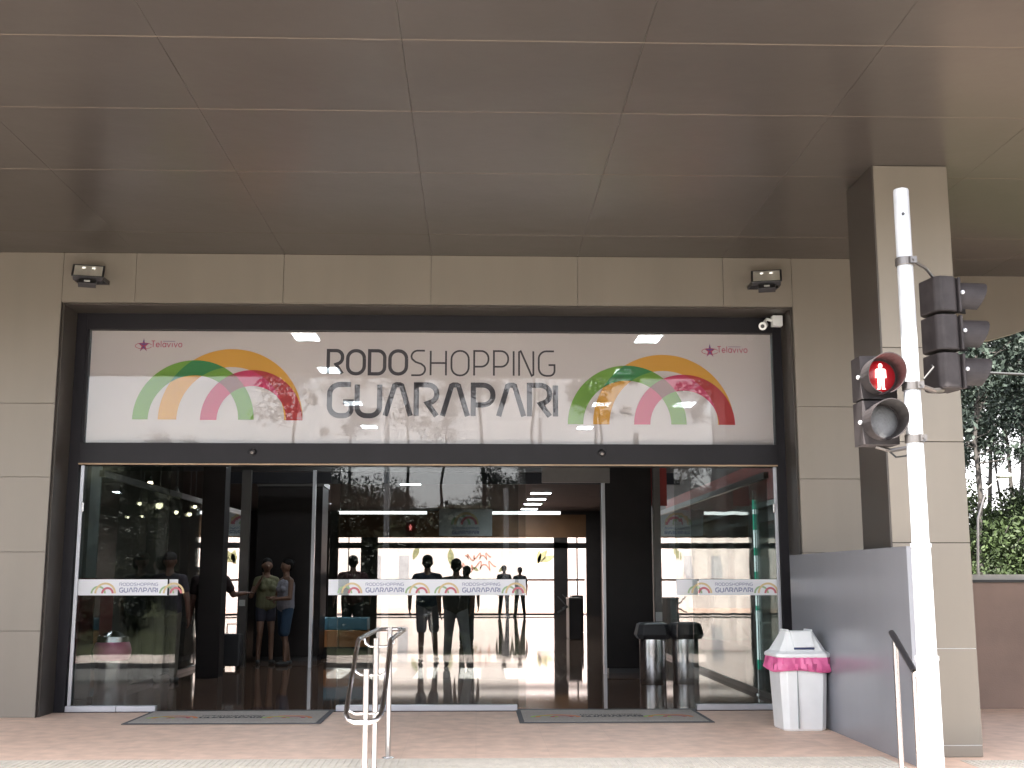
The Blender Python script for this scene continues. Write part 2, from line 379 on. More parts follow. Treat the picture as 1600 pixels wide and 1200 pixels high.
# cladding left of the opening
def clad(name, x0s, zlist, y0=12.7, y1=12.74):
    w = MB()
    for a, b in zip(x0s[:-1], x0s[1:]):
        for c, d in zip(zlist[:-1], zlist[1:]):
            w.box(a + g8, b - g8, y0, y1, c + g8, d - g8)
    w.box(x0s[0], x0s[-1], y1 + 0.002, y1 + 0.26, zlist[0], zlist[-1], 1)
    return bpart(w, name, [M['clad'], M['gap_dark']], bevel=0.0015)
clad('wall_cladding', [-10.2, -8.58, -6.96, -4.54], zs)
clad('wall_cladding', [3.49, 5.05], zs)
clad('wall_cladding', [-4.54, -3.75, -2.14, -0.52, 1.10, 2.72, 3.49], [4.39, H])
w = MB()       # return of the right wall
for c, d in zip(zs[:-1], zs[1:]): w.box(5.052, 5.09, 12.70, 13.4, c + g8, d - g8)
bpart(w, 'wall_cladding', M['clad'])
# dark reveal lining the opening
w = MB()
w.box(-4.54, -4.535 + 0.02, 12.742, 13.16, 0, 4.388); w.box(3.47, 3.489, 12.742, 13.16, 0, 4.388)
w.box(-4.519, 3.469, 12.742, 13.16, 4.37, 4.389)
w.box(-4.54, -4.5355, 12.695, 12.7415, 0, 4.39)
bpart(w, 'door_surround', M['reveal'])
w = MB()
w.box(-4.52, -4.40, 13.16, 13.34, 0, 4.37); w.box(3.37, 3.47, 13.16, 13.34, 0, 4.37)
w.box(-4.399, 3.369, 13.16, 13.34, 4.19, 4.37); w.box(-4.399, 3.369, 13.14, 13.40, 2.66, 2.90)
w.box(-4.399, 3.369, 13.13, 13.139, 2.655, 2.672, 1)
w.box(-4.399, -4.37, 13.17, 13.3, 2.901, 4.189); w.box(3.365, 3.369, 13.17, 13.3, 2.901, 4.189)
w.box(-4.53, -4.52, 13.10, 13.16, 0, 0.03)
w.box(-4.40, 3.37, 13.17, 13.34, -0.02, 0.006)
bpart(w, 'door_frame', [M['frame'], M['gap_warm']], bevel=0.003)
# canopy soffit of separate panels
ys = [6.1, 7.40, 8.62, 10.01, 11.89, 12.70]
xs = [-13.47 + 1.62 * i for i in range(0, 22)]
xs = [x + 0.0 for x in xs]
xs = sorted(set(round(-3.75 + 1.617 * i, 3) for i in range(-6, 12)))
w = MB()
for a, b in zip(xs[:-1], xs[1:]):
    yl = ys + ([13.435] if a > 4.2 else [])
    for c, d in zip(yl[:-1], yl[1:]):
        z = H + random.uniform(0.0, 0.002)
        w.box(a + 0.001, b - 0.001, c + 0.005, d - 0.005, z, z + 0.03)
for yy in ys[1:]: w.box(xs[0], xs[-1], yy - 0.0045, yy + 0.0045, H + 0.001, H + 0.028, 1)  # pale strips paint in the light that panel edges catch at cross-wise joints
w.box(xs[0], xs[-1], 6.1, 13.5, H + 0.036, H + 0.10, 2)
bpart(w, 'canopy_soffit', [M['soffit'], M['soffit_glint'], M['gap_dark']], bevel=0.0015)
w = MB(); w.box(xs[0], xs[-1], 5.95, 6.095, H - 0.05, H + 1.5); w.box(xs[0], xs[-1], 6.096, 13.3, H + 1.3, H + 1.5)
bpart(w, 'canopy_fascia', M['clad'])
# curved drop fascia on the right past the column
pts = [(5.10, 4.02), (5.40, 4.07), (5.70, 4.12), (6.05, 4.19), (6.3, 4.26), (6.6, 4.36), (7.1, 4.5), (7.8, 4.62), (9.5, 4.72), (15.6, 4.74), (15.6, 4.975), (5.10, 4.975)]
w = MB(); w.prism(pts, 13.44, 13.58, axis='y')
bpart(w, 'curved_fascia', M['clad'])
# roof and shell
w = MB(); w.box(-10.2, 5.05, 13.45, 48, 6.4, 6.6); w.box(-10.2, 5.05, 13.40, 13.445, 4.4, 6.6)
bpart(w, 'roof', M['clad'])
w = MB(); w.box(-10.2, -10.0, 12.95, 48, 0, 6.395); w.box(4.93, 5.045, 13.41, 48, 0, 6.395)
bpart(w, 'side_wall', M['wallin'])
w = MB(); w.box(-10.0, 4.93, 13.42, 30.0, 5.2, 5.25); w.box(-10.0, 4.93, 30.0, 30.2, 4.15, 5.199); w.box(-10.0, 4.93, 30.0, 47.5, 4.15 - 0.04, 4.149)
bpart(w, 'interior_ceiling', M['ceilin'])
# front inner partitions beside the opening so no daylight leaks
for a_, b_ in ((-10.0, -4.56), (3.5, 4.93)):
    w = MB(); w.box(a_, b_, 13.01, 13.2, 0, 5.2); bpart(w, 'inner_wall', M['wallin'])
# far wall with doorways
w = MB(); D = 47.5
for x0, x1, z0, z1, mi in ((-10, -5.55, 0, 4.11, 0), (4.36, 4.93, 0, 4.11, 0), (-4.6, -3.94, 0, 2.86, 0), (3.07, 3.62, 0, 2.86, 0),
                           (-5.55, 4.36, 2.64, 2.86, 0), (-5.55, 4.36, 3.07, 3.98, 1), (-5.6, -5.5, 0, 4.1, 0)):
    w.box(x0, x1, D, D + 0.2, z0, z1, mi)
w.box(-2.0, 0.6, D, D + 0.2, 3.98, 4.11, 1); w.box(3.35, 4.36, D, D + 0.2, 3.98, 4.11, 0)
w.box(-4.6, -3.94, D + 0.01, D + 0.19, 2.86, 3.07, 0); w.box(3.07, 3.62, D + 0.01, D + 0.19, 2.86, 3.07, 0)
w.box(-4.0, 3.1, D - 0.06, D - 0.001, 0.03, 0.09, 0)
w.box(3.96, 4.02, D - 0.02, D, 0, 3.07, 0); w.box(-5.1, -5.06, D - 0.02, D, 0, 3.07, 0)
bpart(w, 'rear_wall', [M['wallin'], M['brownwall']])
w = MB(); w.box(-4.0, 3.1, D + 0.05, D + 0.07, 1.36, 1.44); w.box(3.62, 4.3, D + 0.05, D + 0.07, 1.36, 1.44)
bpart(w, 'push_rail', M['muralred'])
g = MB(); g.box(-10.0, 4.93, 13.15, 47.75, -0.3, 0.001)
M['floorin'] = mat('polished_brown_granite', (0.15, 0.092, 0.066), 0.045, var=0.3, scale=12, spec=0.6)
def add_joints(m, sx, sy):
    nt = m.node_tree; N = nt.nodes; L = nt.links; b = N['Principled BSDF']; tc = N.new('ShaderNodeTexCoord'); br = N.new('ShaderNodeTexBrick')
    br.offset = 0; br.inputs['Scale'].default_value = 1; br.inputs['Brick Width'].default_value = sx; br.inputs['Row Height'].default_value = sy
    br.inputs['Mortar Size'].default_value = 0.006
    br.inputs['Color1'].default_value = (1, 1, 1, 1); br.inputs['Color2'].default_value = (.72, .72, .72, 1); br.inputs['Mortar'].default_value = (.2, .2, .2, 1)
    L.new(tc.outputs['Object'], br.inputs['Vector']); src = b.inputs['Base Color'].links[0].from_socket
    mx = N.new('ShaderNodeMix'); mx.data_type = 'RGBA'; mx.blend_type = 'MULTIPLY'; mx.inputs['Factor'].default_value = 1
    L.new(src, mx.inputs['A']); L.new(br.outputs['Color'], mx.inputs['B']); L.new(mx.outputs['Result'], b.inputs['Base Color'])
    bp = N.new('ShaderNodeBump'); bp.inputs['Strength'].default_value = 0.06; bp.inputs['Distance'].default_value = 0.003
    L.new(br.outputs['Color'], bp.inputs['Height']); L.new(bp.outputs[0], b.inputs['Normal'])
add_joints(M['floorin'], 0.6, 0.6)
tag(g.build('interior_floor', M['floorin']), kind='structure')
# right part: vestibule side glazing and shopfront
def side_glazing(x):
    w = MB(); w.box(x - 0.006, x + 0.006, 14.3, 23.6, 0.06, 2.62)
    gp = bpart(w, 'side_glazing', M['glass_side'])
    f = MB(); f.box(x - 0.03, x + 0.03, 14.3, 23.6, 0.001, 0.058); f.box(x - 0.03, x + 0.03, 14.3, 23.6, 2.622, 2.70)
    f.build('rail', M['steel_dark'], gp)
side_glazing(-4.5); side_glazing(3.52)
w = MB(); w.box(-4.53, 3.55, 20.62, 20.72, 3.05, 3.25)
bpart(w, 'vestibule_header', M['frame'])
for x, yp, wd, m, st in ((-3.82, 19.7, 0.15, 'steel_dark', 1), (-2.70, 19.7, 0.05, 'alu', 0), (1.94, 18.15, 0.045, 'alu', 0), (2.76, 18.15, 0.11, 'steel_dark', 1)):
    w = MB(); w.box(x - wd / 2, x + wd / 2, yp, yp + .1, 0.002, 3.2)
    p = bpart(w, 'post', M[m])
    if st:
        q = MB(); q.box(x - 0.05, x + 0.05, yp - .008, yp - .002, 0.78 if x > 0 else 0.98, 0.92 if x > 0 else 1.08); q.build('notice', M['signwhite'], p)
# pale pillar beyond the left glass
w = MB(); w.box(-6.05, -5.50, 17.0, 17.5, 0.0, 5.2)
bpart(w, 'pillar', M['palecol'])

w = MB(); w.box(-4.05, -3.72, 17.6, 17.95, 0.002, 5.2)
bpart(w, 'inner_pillar', M['kiosk'])

# column and grey side panel
w = MB(); cz = [0.0, 0.092, 0.85, 1.702, 2.538, 3.338, H]
for a, b in zip(cz[:-1], cz[1:]): w.box(3.415, 4.06, 9.70, 10.40, a + 0.003 , b - 0.003)
w.box(3.42, 4.055, 9.705, 10.395, 0, H - 0.001, 1)
for z in (0.85, 0.092): w.box(3.418, 4.057, 9.703, 10.397, z - 0.003, z + 0.003, 2)
bpart(w, 'canopy_column', [M['clad'], M['gap_dark'], M['signwhite']], bevel=0.003)
w = MB(); w.box(3.40, 3.4145, 9.702, 10.398, 0, H)
bpart(w, 'column_side_strip', M['reveal'])

# sliding doors
def door(name_label, fx0, fx1, lx0, lx1, bx0, bx1, logos, rail):
    d = empty('sliding_door', (0, 0, 0)); d.parent = B; d.location = -BL
    w = MB(); w.box(fx0, fx1, 13.215, 13.225, 0.03, 2.655); w.build('glass_pane', M['glass'], d)
    w = MB(); w.box(lx0, lx1, 13.285, 13.295, 0.03, 2.655); w.build('glass_pane', M['glass'], d)
    w = MB()
    for r0, r1 in rail: w.box(r0, r1, 13.17, 13.26, 0.0065, 0.065)
    w.build('bottom_rail', M['alu'], d, bevel=0.004)
    w = MB(); w.box(bx0, bx1, 13.2105, 13.2135, 1.234, 1.406)
    if lx1 > bx1 + 0.03: w.box(bx1 + 0.002, lx1, 13.2805, 13.2835, 1.234, 1.406)
    if lx0 < bx0 - 0.03: w.box(lx0, bx0 - 0.002, 13.2805, 13.2835, 1.234, 1.406)
    w.build('band_decal', M['decal'], d)
    w = MB()
    for c in logos: decal_logo(w, c)
    w.build('band_print', [M['decal_green'], M['decal_yellow'], M['decal_red'], M['decal_ink']], d, recalc=False)
    return d

# ---------------- stroke lettering
def arc(cx, cy, rx, ry, a0, a1, n=10): return [(cx + rx * math.cos(R(a0 + (a1 - a0) * i / n)), cy + ry * math.sin(R(a0 + (a1 - a0) * i / n))) for i in range(n + 1)]
def rrect(w, h, k, n=6):
    k2 = k
    return arc(w - k, h - k2, k, k2, 0, 90, n) + arc(k, h - k2, k, k2, 90, 180, n) + arc(k, k2, k, k2, 180, 270, n) + arc(w - k, k2, k, k2, 270, 360, n)
def letter(ch, w, h=1.0):
    k = min(w * 0.42, 0.34)
    if ch == 'O': return [rrect(w, h, min(w * 0.48, .4)) + [(w, h - min(w * .48, .4))]]
    if ch == 'D': return [[(0, 0), (0, h)] + arc(w - k * 1.1, h - k * 1.1, k * 1.1, k * 1.1, 90, 0, 7) + arc(w - k * 1.1, k * 1.1, k * 1.1, k * 1.1, 0, -90, 7) + [(0, 0), (0, 0.02)]]
    if ch == 'R': return [[(0, 0), (0, h)] + arc(w - 0.27, h - 0.27, 0.27, 0.27, 90, 0, 7) + arc(w - 0.27, h - 0.31, 0.27, 0.27, 0, -75, 7) + [(w * 0.55, h * 0.40), (w, 0)]]
    if ch == 'P': return [[(0, 0), (0, h)] + arc(w - 0.3, h - 0.3, 0.3, 0.3, 90, 0, 7) + arc(w - 0.3, h - 0.34, 0.3, 0.3, 0, -90, 7) + [(0.02, h - 0.64)]]
    if ch == 'S': return [[(w * .97, h)] + arc(.25, h - .25, .25, .25, 90, 180, 6) + [(0.03, h * .66), (w * .3, h * .54), (w * .72, h * .46)] + arc(w - .26, .24, .26, .24, 30, -90, 7) + [(0, 0)]]
    if ch == 'H': return [[(0, 0), (0, h)], [(w, 0), (w, h)], [(0, h * .5), (w, h * .5)]]
    if ch == 'I': return [[(0, 0), (0, h)]]
    if ch == 'N': return [[(0, 0), (0, h - .04), (.07, h), (w - .07, 0.0), (w, .04), (w, h)]]
    if ch == 'G': return [[(w * .97, h)] + arc(k * 1.15, h - k * 1.15, k * 1.15, k * 1.15, 90, 180, 7) + arc(k * 1.15, k * 1.15, k * 1.15, k * 1.15, 180, 270, 7) + arc(w - k * .8, k * .8, k * .8, k * .8, 270, 360, 6) + [(w, h * .44), (w * .62, h * .44)]]
    if ch == 'U': return [[(0, h)] + arc(k, k, k, k, 180, 270, 7) + arc(w - k, k, k, k, 270, 360, 7) + [(w, h)]]
    if ch == 'A': return [[(0, 0), (w * .36, h - .03), (w * .43, h), (w * .57, h), (w * .64, h - .03), (w, 0)]]
    if ch == 'T': return [[(0, h), (w, h)], [(w / 2, 0), (w / 2, h)]]
    if ch == 'E': return [[(w, h), (0, h), (0, 0), (w, 0)], [(0, h * .5), (w * .9, h * .5)]]
    if ch == 'L': return [[(0, h), (0, 0), (w, 0)]]
    if ch == 'V': return [[(0, h), (w / 2, 0), (w, h)]]
    return []
def ribbon(mb, pts, hw, f, m=0):
    P = [Vector(p) for p in pts]; Q = [P[0]]
    for p in P[1:]:
        if (p - Q[-1]).length > 1e-4: Q.append(p)
    P = Q; n = len(P); Lh = []; Rh = []
    for i in range(n):
        a = (P[i] - P[i - 1]).normalized() if i else None; b = (P[i + 1] - P[i]).normalized() if i < n - 1 else None
        if a is None: t = b; s = 1
        elif b is None: t = a; s = 1
        else:
            t = (a + b); t = t.normalized() if t.length > 1e-3 else a; s = 1 / max(0.45, t.dot(a))
        nn = Vector((-t.y, t.x)) * hw * s; Lh.append(P[i] + nn); Rh.append(P[i] - nn)
    for i in range(n - 1):
        mb.add([f(Rh[i]), f(Rh[i + 1]), f(Lh[i + 1]), f(Lh[i])], [(0, 1, 2, 3)], m)
WID = dict(R=.60, O=.70, D=.64, S=.56, H=.62, P=.58, I=0, N=.58, G=.64, U=.66, A=.74, T=.5, E=.5, L=.45, V=.6)
def text(mb, s, x0, x1, z0, z1, f, hw, m=0, gap=0.24):
    """lettering as strokes; hw = half stroke width in world units"""
    h = (z1 - z0) - 2 * hw
    tot = sum(WID[c] for c in s) + gap * (len(s) - 1)
    sx = (x1 - x0 - 2 * hw) / tot; x = x0 + hw
    lay = 0
    for c in s:
        for st in letter(c, WID[c]):
            lay += 1
            ribbon(mb, [(x + p[0] * sx, z0 + hw + p[1] * h) for p in st], hw, (lambda p, k=lay: f(p, k)), m)
        x += (WID[c] + gap) * sx
def ring(mb, cx, cz, ri, ro, f, m=0, n=56, zb=None):
    vs = []
    for i in range(n + 1):
        a = PI * i / n
        vs += [f(Vector((cx + ro * math.cos(a), cz + ro * math.sin(a))), 0), f(Vector((cx + ri * math.cos(a), cz + ri * math.sin(a))), 0)]
    mb.add(vs, [(2 * i, 2 * i + 2, 2 * i + 3, 2 * i + 1) for i in range(n)], m)
def decal_logo(w, cx):
    def fy(off): return lambda p, k=0: (p.x, 13.2095 - off - 0.00012 * k, p.y)
    for s in (-1, 1):
        c0 = cx + s * 0.37
        ring(w, c0 - 0.055, 1.255, 0.062, 0.082, fy(0.0), 0, 20); ring(w, c0 + 0.02, 1.255, 0.095, 0.117, fy(0.0006), 1, 20); ring(w, c0 + 0.045, 1.255, 0.045, 0.068, fy(0.0012), 2, 20)
    text(w, 'RODOSHOPPING', cx - 0.20, cx + 0.22, 1.335, 1.370, fy(0.0018), 0.0028, 3)
    text(w, 'GUARAPARI', cx - 0.20, cx + 0.22, 1.262, 1.318, fy(0.0018), 0.0055, 3)
door('l', -4.36, -3.40, -4.34, -3.283, -4.36, -3.38, [-3.70], [(-4.40, -3.86), (-3.855, -3.44)])
door('c', -1.52, 0.46, -1.635, 0.543, -1.40, 0.42, [-1.02, 0.04], [(-1.51, 0.445)])
door('r', 2.39, 3.36, 2.22, 3.35, 2.46, 3.36, [2.84], [(2.40, 3.36)])
for x in (-4.36, 3.345):
    w = MB(); w.box(x - 0.018, x + 0.018, 13.17, 13.20, 0.066, 2.65); p = bpart(w, 'door_jamb', M['alu'], bevel=0.003)
    q = MB(); q.box(x - 0.012 + (0.03 if x < 0 else -0.03), x + 0.012 + (0.03 if x < 0 else -0.03), 13.15, 13.17, 2.14, 2.24); q.build('lock', M['steel'], p, bevel=0.004)

# ------------------------------------------------------------------ sign
S = empty('entrance_sign', (0, 13.24, 2.9), label='wide white sign above the glass doors with coloured arches and the shopping centre name', cat='sign')
SL = Vector((0, 13.24, 2.9))
def spart(mb, name, m, parent=S, **k):
    o = mb.build(name, m, parent, **k)
    if parent is S: o.location = -SL
    return o
w = MB(); w.flat([(-4.365, 2.905), (3.36, 2.905), (3.36, 4.185), (-4.365, 4.185)], 13.24); spart(w, 'banner', M['banner'])
w = MB(); w.box(-4.368, 3.364, 13.20, 13.208, 2.902, 4.188); spart(w, 'glass_pane', M['glass_top'])
GRN = (0.145, 0.30, 0.035); YEL = (0.62, 0.30, 0.035); CRM = (0.50, 0.03, 0.105)
def logo(g_, y_, c_):
    (gx, gz, gi, go), (yx, yz, yi, yo), (rx, rz, ri, ro) = g_, y_, c_
    my = mask_print('yellow_arch_print', YEL, [], 0.10)
    mg = mask_print('green_arch_print', GRN, [(yx, yz, yi, yo, (0.02, 0.19, 0.055))], 0.10)
    mc = mask_print('crimson_arch_print', CRM, [(yx, yz, yi, yo, (0.40, 0.03, 0.035)), (gx, gz, gi, go, (0.20, 0.06, 0.045))], 0.10)
    for k, (nm, mm, (cx, cz_, i_, o_)) in enumerate((('yellow', my, y_), ('green', mg, g_), ('crimson', mc, c_))):
        w = MB(); yy = 13.237 - 0.002 * k
        ring(w, cx, cz_, i_, o_, lambda p, kk=0, q=yy: (p.x, q, p.y)); o = spart(w, 'arch', mm); o['label'] = nm + ' arch'
logo((-3.19, 3.173, 0.503, 0.677), (-2.775, 3.173, 0.600, 0.808 + 0.0), (-2.54, 3.168, 0.388, 0.572))
logo((1.697, 3.138, 0.500, 0.676), (2.113, 3.136, 0.618, 0.806), (2.349, 3.136, 0.390, 0.576))
def sf(p, k=0): return (p.x, 13.2365 - 0.0002 * k, p.y)
w = MB(); text(w, 'RODO', -1.715, -0.79, 3.685, 3.99, sf, 0.0195, gap=.22); o = spart(w, 'lettering', M['ink'], recalc=False)
w = MB(); text(w, 'SHOPPING', -0.765, 0.885, 3.68, 3.985, sf, 0.0105, gap=.22); o = spart(w, 'lettering', M['ink'], recalc=False)
w = MB(); text(w, 'GUARAPARI', -1.70, 0.912, 3.195, 3.61, sf, 0.0295, gap=.17); o = spart(w, 'lettering', M['ink'], recalc=False)
def telev(x, z):
    w = MB()
    star = []
    for i in range(10):
        a = PI / 2 + i * PI / 5; r = 0.085 if i % 2 == 0 else 0.03
        star.append((x + 0.085 + r * math.cos(a) * 0.8, z + 0.005 + r * math.sin(a)))
    c = (x + 0.085, z + 0.005)
    for i in range(10):
        w.flat([c, star[i], star[(i + 1) % 10]], 13.236, 0 if i in (0, 1, 8, 9, 4, 5) else 1)
    ribbon(w, arc(x + .085, z, .095, .035, 20, 340, 16), 0.003, lambda p: (p.x, 13.2355, p.y), 1)
    h = 0.07
    def sc_(ch, xx, wd, hh=h):
        return [[(xx + p[0] * wd, z - 0.012 + p[1] * hh) for p in st] for st in ch]
    low_e = [[(0, .5), (1, .5)] + arc(.5, .5, .5, .5, 0, 320, 10)]
    low_o = [arc(.5, .5, .5, .5, 0, 360, 12)]
    low_a = [arc(.5, .5, .5, .5, 0, 360, 12), [(1, 0), (1, 1)]]
    low_i = [[(.5, 0), (.5, .9)]]
    low_v = [[(0, 1), (.5, 0), (1, 1)]]
    items = [([[(0, 1), (1, 1)], [(.5, 0), (.5, 1)]], .04, h), (low_e, .036, .046), ([[(.5, 0), (.5, 1)]], .012, h), (low_a, .036, .046), (low_v, .038, .046), (low_i, .014, .048), (low_v, .038, .046), (low_o, .038, .046)]
    xx = x + 0.172
    for ch, wd, hh in items:
        for st in sc_(ch, xx, wd, hh): ribbon(w, st, 0.0042, lambda p: (p.x, 13.2352, p.y), 1)
        xx += wd + 0.013
    w.flat([(x + .30, z + .052), (x + .44, z + .052), (x + .44, z + .057), (x + .30, z + .057)], 13.2352, 0)
    spart(w, 'partner_mark', [M['purple_ink'], M['crimson_ink']], recalc=False)
telev(-3.865, 4.012); telev(2.575, 3.985)

# ------------------------------------------------------------------ fittings on the facade
def floodlight(x, side, label):
    e = empty('floodlight', (x, 12.69, 4.60), label=label, cat='lamp', group='floodlights above the entrance')
    T = Matrix.Translation((0, -0.22, 0.05)) @ Matrix.Rotation(R(14 * side), 4, 'Z') @ Matrix.Rotation(R(-44), 4, 'X')
    w = MB(); w.box(-.15, .15, -0.03, 0.03, -.10, .11, 0, T); w.box(-.165, .165, -0.036, -0.025, -.115, -.095, 0, T); w.box(-.165, .165, -0.036, -0.025, .105, .122, 0, T)
    w.box(-.165, -.145, -0.036, -0.025, -.095, .105, 0, T); w.box(.145, .165, -0.036, -0.025, -.095, .105, 0, T)
    for i in range(9): w.box(-.12 + i * .03, -.112 + i * .03, .03, .055, -.09, .1, 0, T)
    w.box(-.09, .09, -0.0, .06, -.19, -.116, 0, T)
    w.build('housing', M['blackplastic'], e, bevel=0.004)
    w = MB()   # sloping reflector dish
    vs = [(-.143, -.0305, -.093), (.143, -.0305, -.093), (.143, -.0305, .103), (-.143, -.0305, .103)]
    w.box(-.143, .143, -.0335, -.0305, -.093, .103, 0, T); w.build('reflector', M['reflector'], e)
    for cx in (-.05, .05): w = MB(); w.box(cx - .016, cx + .016, -.038, -.034, .045, .07, 0, T); w.build('light_chip', M['led_chip'], e)
    w = MB(); w.box(-.03, .03, -.012, -.002, -.165, -.145, 0, T); w.build('rating_label', M['signwhite'], e)
    w = MB(); w.box(-.16, -.152, -.20, .0, -.02, .02); w.box(.152, .16, -.20, .0, -.02, .02); w.box(-.16, .16, -.008, .0, -.02, .02)
    w.build('bracket', M['blackplastic'], e)
floodlight(-4.19, 1, 'black floodlight on the wall near the upper left corner of the entrance')
floodlight(3.15, -1, 'black floodlight on the wall near the upper right corner of the entrance')
c = empty('security_camera', (3.38, 13.0, 4.30), label='small white security camera in the upper right corner of the door opening', cat='camera')
w = MB(); w.box(-.055, .06, -.05, .05, -.07, .05); w.build('junction_box', M['white_plastic'], c, bevel=0.008)
w = MB(); w.tube([(-.055, 0, 0), (-.11, 0, .015), (-.135, -.01, -.02)], .018); w.build('arm', M['white_plastic'], c, smooth=True)
w = MB(); w.cone((-.12, .05, -.04), .036, (-.185, -.11, -.09), .036, 16); w.cone((-.181, -.10, -.087), .045, (-.189, -.12, -.093), .045, 16); w.build('body', M['white_plastic'], c, smooth=True)
w = MB(); w.cone((-.189, -.1205, -.0935), .022, (-.1895, -.1225, -.094), .022, 14); w.build('lens', M['blackplastic'], c)
for x, lb in ((-2.49, 'small black door sensor on the header left of centre'), (1.39, 'small black door sensor on the header right of centre')):
    e = empty('door_sensor', (x, 13.13, 2.80), label=lb, cat='sensor', group='door sensors on the header')
    w = MB(); w.sphere((0, 0, 0), (.045, .05, .04)); w.build('housing', M['blackplastic'], e, smooth=True)
    w = MB(); w.cone((0, -.045, -.012), .016, (0, -.053, -.015), .016, 12); w.build('lens', M['steel_dark'], e)

# ------------------------------------------------------------------ grey side panel (low wall)
w = MB(); w.box(3.345, 3.395, 9.2, 12.69, 0.0, 1.66)
p = w.build('low_wall', M['panelgrey'], bevel=0.004); tag(p, 'blue grey shoulder high side panel running from the entrance to the canopy column', 'wall')

# ------------------------------------------------------------------ mats
def door_mat(cx, label):
    e = empty('doormat', (cx, 12.62, 0.004), label=label, cat='doormat', group='logo doormats at the doors')
    hw, hd = 0.97, 0.57
    w = MB(); w.box(-hw, hw, -hd, hd, 0.0, 0.006); w.build('rubber_edge', M['mat_edge'], e)
    w = MB(); w.box(-hw + .05, hw - .05, -hd + .05, hd - .05, 0.007, 0.011); w.build('carpet', M['mat_grey'], e)
    w = MB()
    def f(off): return lambda p, k=0: (p.x, p.y, 0.0125 + off + 0.0001 * k)
    for s in (-1, 1):
        c0 = s * 0.58
        ring(w, c0 + .02, -.16, .19, .235, f(0), 0, 24); ring(w, c0 - .12, -.16, .11, .145, f(.0004), 1, 24); ring(w, c0 + .06, -.16, .085, .125, f(.0008), 2, 24)
    text(w, 'RODOSHOPPING', -.32, .32, .02, .09, f(.001), .006, 3)
    text(w, 'GUARAPARI', -.32, .32, -.16, -.03, f(.001), .012, 3)
    w.build('print', [M['mat_orange'], M['mat_green'], M['mat_red'], M['mat_black']], e, recalc=False)
door_mat(-2.50, 'grey logo doormat in front of the open left doorway')
door_mat(1.40, 'grey logo doormat in front of the open right doorway')

# ------------------------------------------------------------------ white bin
def rr(w_, d_, k):
    return [(-w_ + k, -d_), (w_ - k, -d_), (w_, -d_ + k), (w_, d_ - k), (w_ - k, d_), (-w_ + k, d_), (-w_, d_ - k), (-w_, -d_ + k)]
def loft(mb, secs, m=0, cap=True):
    n = len(secs[0][0]); vs = []
    for pts, z in secs: vs += [(p[0], p[1], z) for p in pts]
    fs = []
    for k in range(len(secs) - 1):
        for i in range(n): fs.append((k * n + i, k * n + (i + 1) % n, (k + 1) * n + (i + 1) % n, (k + 1) * n + i))
    if cap: fs += [tuple(range(n - 1, -1, -1)), tuple(range((len(secs) - 1) * n, len(secs) * n))]
    mb.add(vs, fs, m)
e = empty('waste_bin', (3.085, 11.56, 0.0), R(3), label='white swing top bin with a pink bag beside the grey side panel', cat='bin')
w = MB(); loft(w, [(rr(.195, .19, .05), 0), (rr(.205, .20, .05), .02), (rr(.235, .225, .055), .66)]); w.build('body', M['white_plastic'], e, bevel=0.006)
w = MB(); w.box(-.078, -.073, -.232, -.2, .03, .6); w.box(.04, .14, -.2365, -.228, .575, .583); w.build('seam', M['greybox'], e)
w = MB()
n = 64; secs = []
for z, k in ((.70, 0.0), (.67, .012), (.62, .02), (.565, .024), (.548, .010), (.575, 0.0)):
    pts = []
    for i in range(n):
        a = 2 * PI * i / n; c_, s_ = math.cos(a), math.sin(a)
        q = 1 / max(abs(c_) / .247, abs(s_) / .237, (abs(c_) + abs(s_)) / .43)
        j = k * (1 + 0.8 * math.sin(i * 2.3 + z * 30)) + .002
        zz = z + 0.012 * math.sin(a * 3 + 1) if z < .62 else z
        pts.append((c_ * (q + j), s_ * (q + j), zz))
    secs.append(pts)
vs = [p for s_ in secs for p in s_]
fs = [(k * n + i, k * n + (i + 1) % n, (k + 1) * n + (i + 1) % n, (k + 1) * n + i) for k in range(len(secs) - 1) for i in range(n)]
w.add(vs, fs); w.build('bag', M['pinkbag'], e, smooth=True)
w = MB(); loft(w, [(rr(.262, .252, .06), .675), (rr(.268, .258, .06), .69), (rr(.262, .252, .06), .71), (rr(.225, .215, .05), .735), (rr(.165, .155, .03), .84), (rr(.135, .11, .02), .905), (rr(.12, .09, .02), .915)])
lid = w.build('lid', M['white_plastic'], e, bevel=0.008)
T = Matrix.Translation((0, -.172, .828)) @ Matrix.Rotation(R(-30), 4, 'X')
w = MB(); w.box(-.10, .10, -.022, .0, -.075, .095, 0, T); w.build('flap', M['white_plastic'], lid, bevel=0.006)
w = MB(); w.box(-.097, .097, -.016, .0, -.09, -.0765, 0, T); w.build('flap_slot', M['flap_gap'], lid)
for s in (-1, 1):
    w = MB(); w.box(s * .115 - .012, s * .115 + .012, -.10, .10, .90, .932); w.build('hinge_ridge', M['white_plastic'], lid, bevel=0.006)

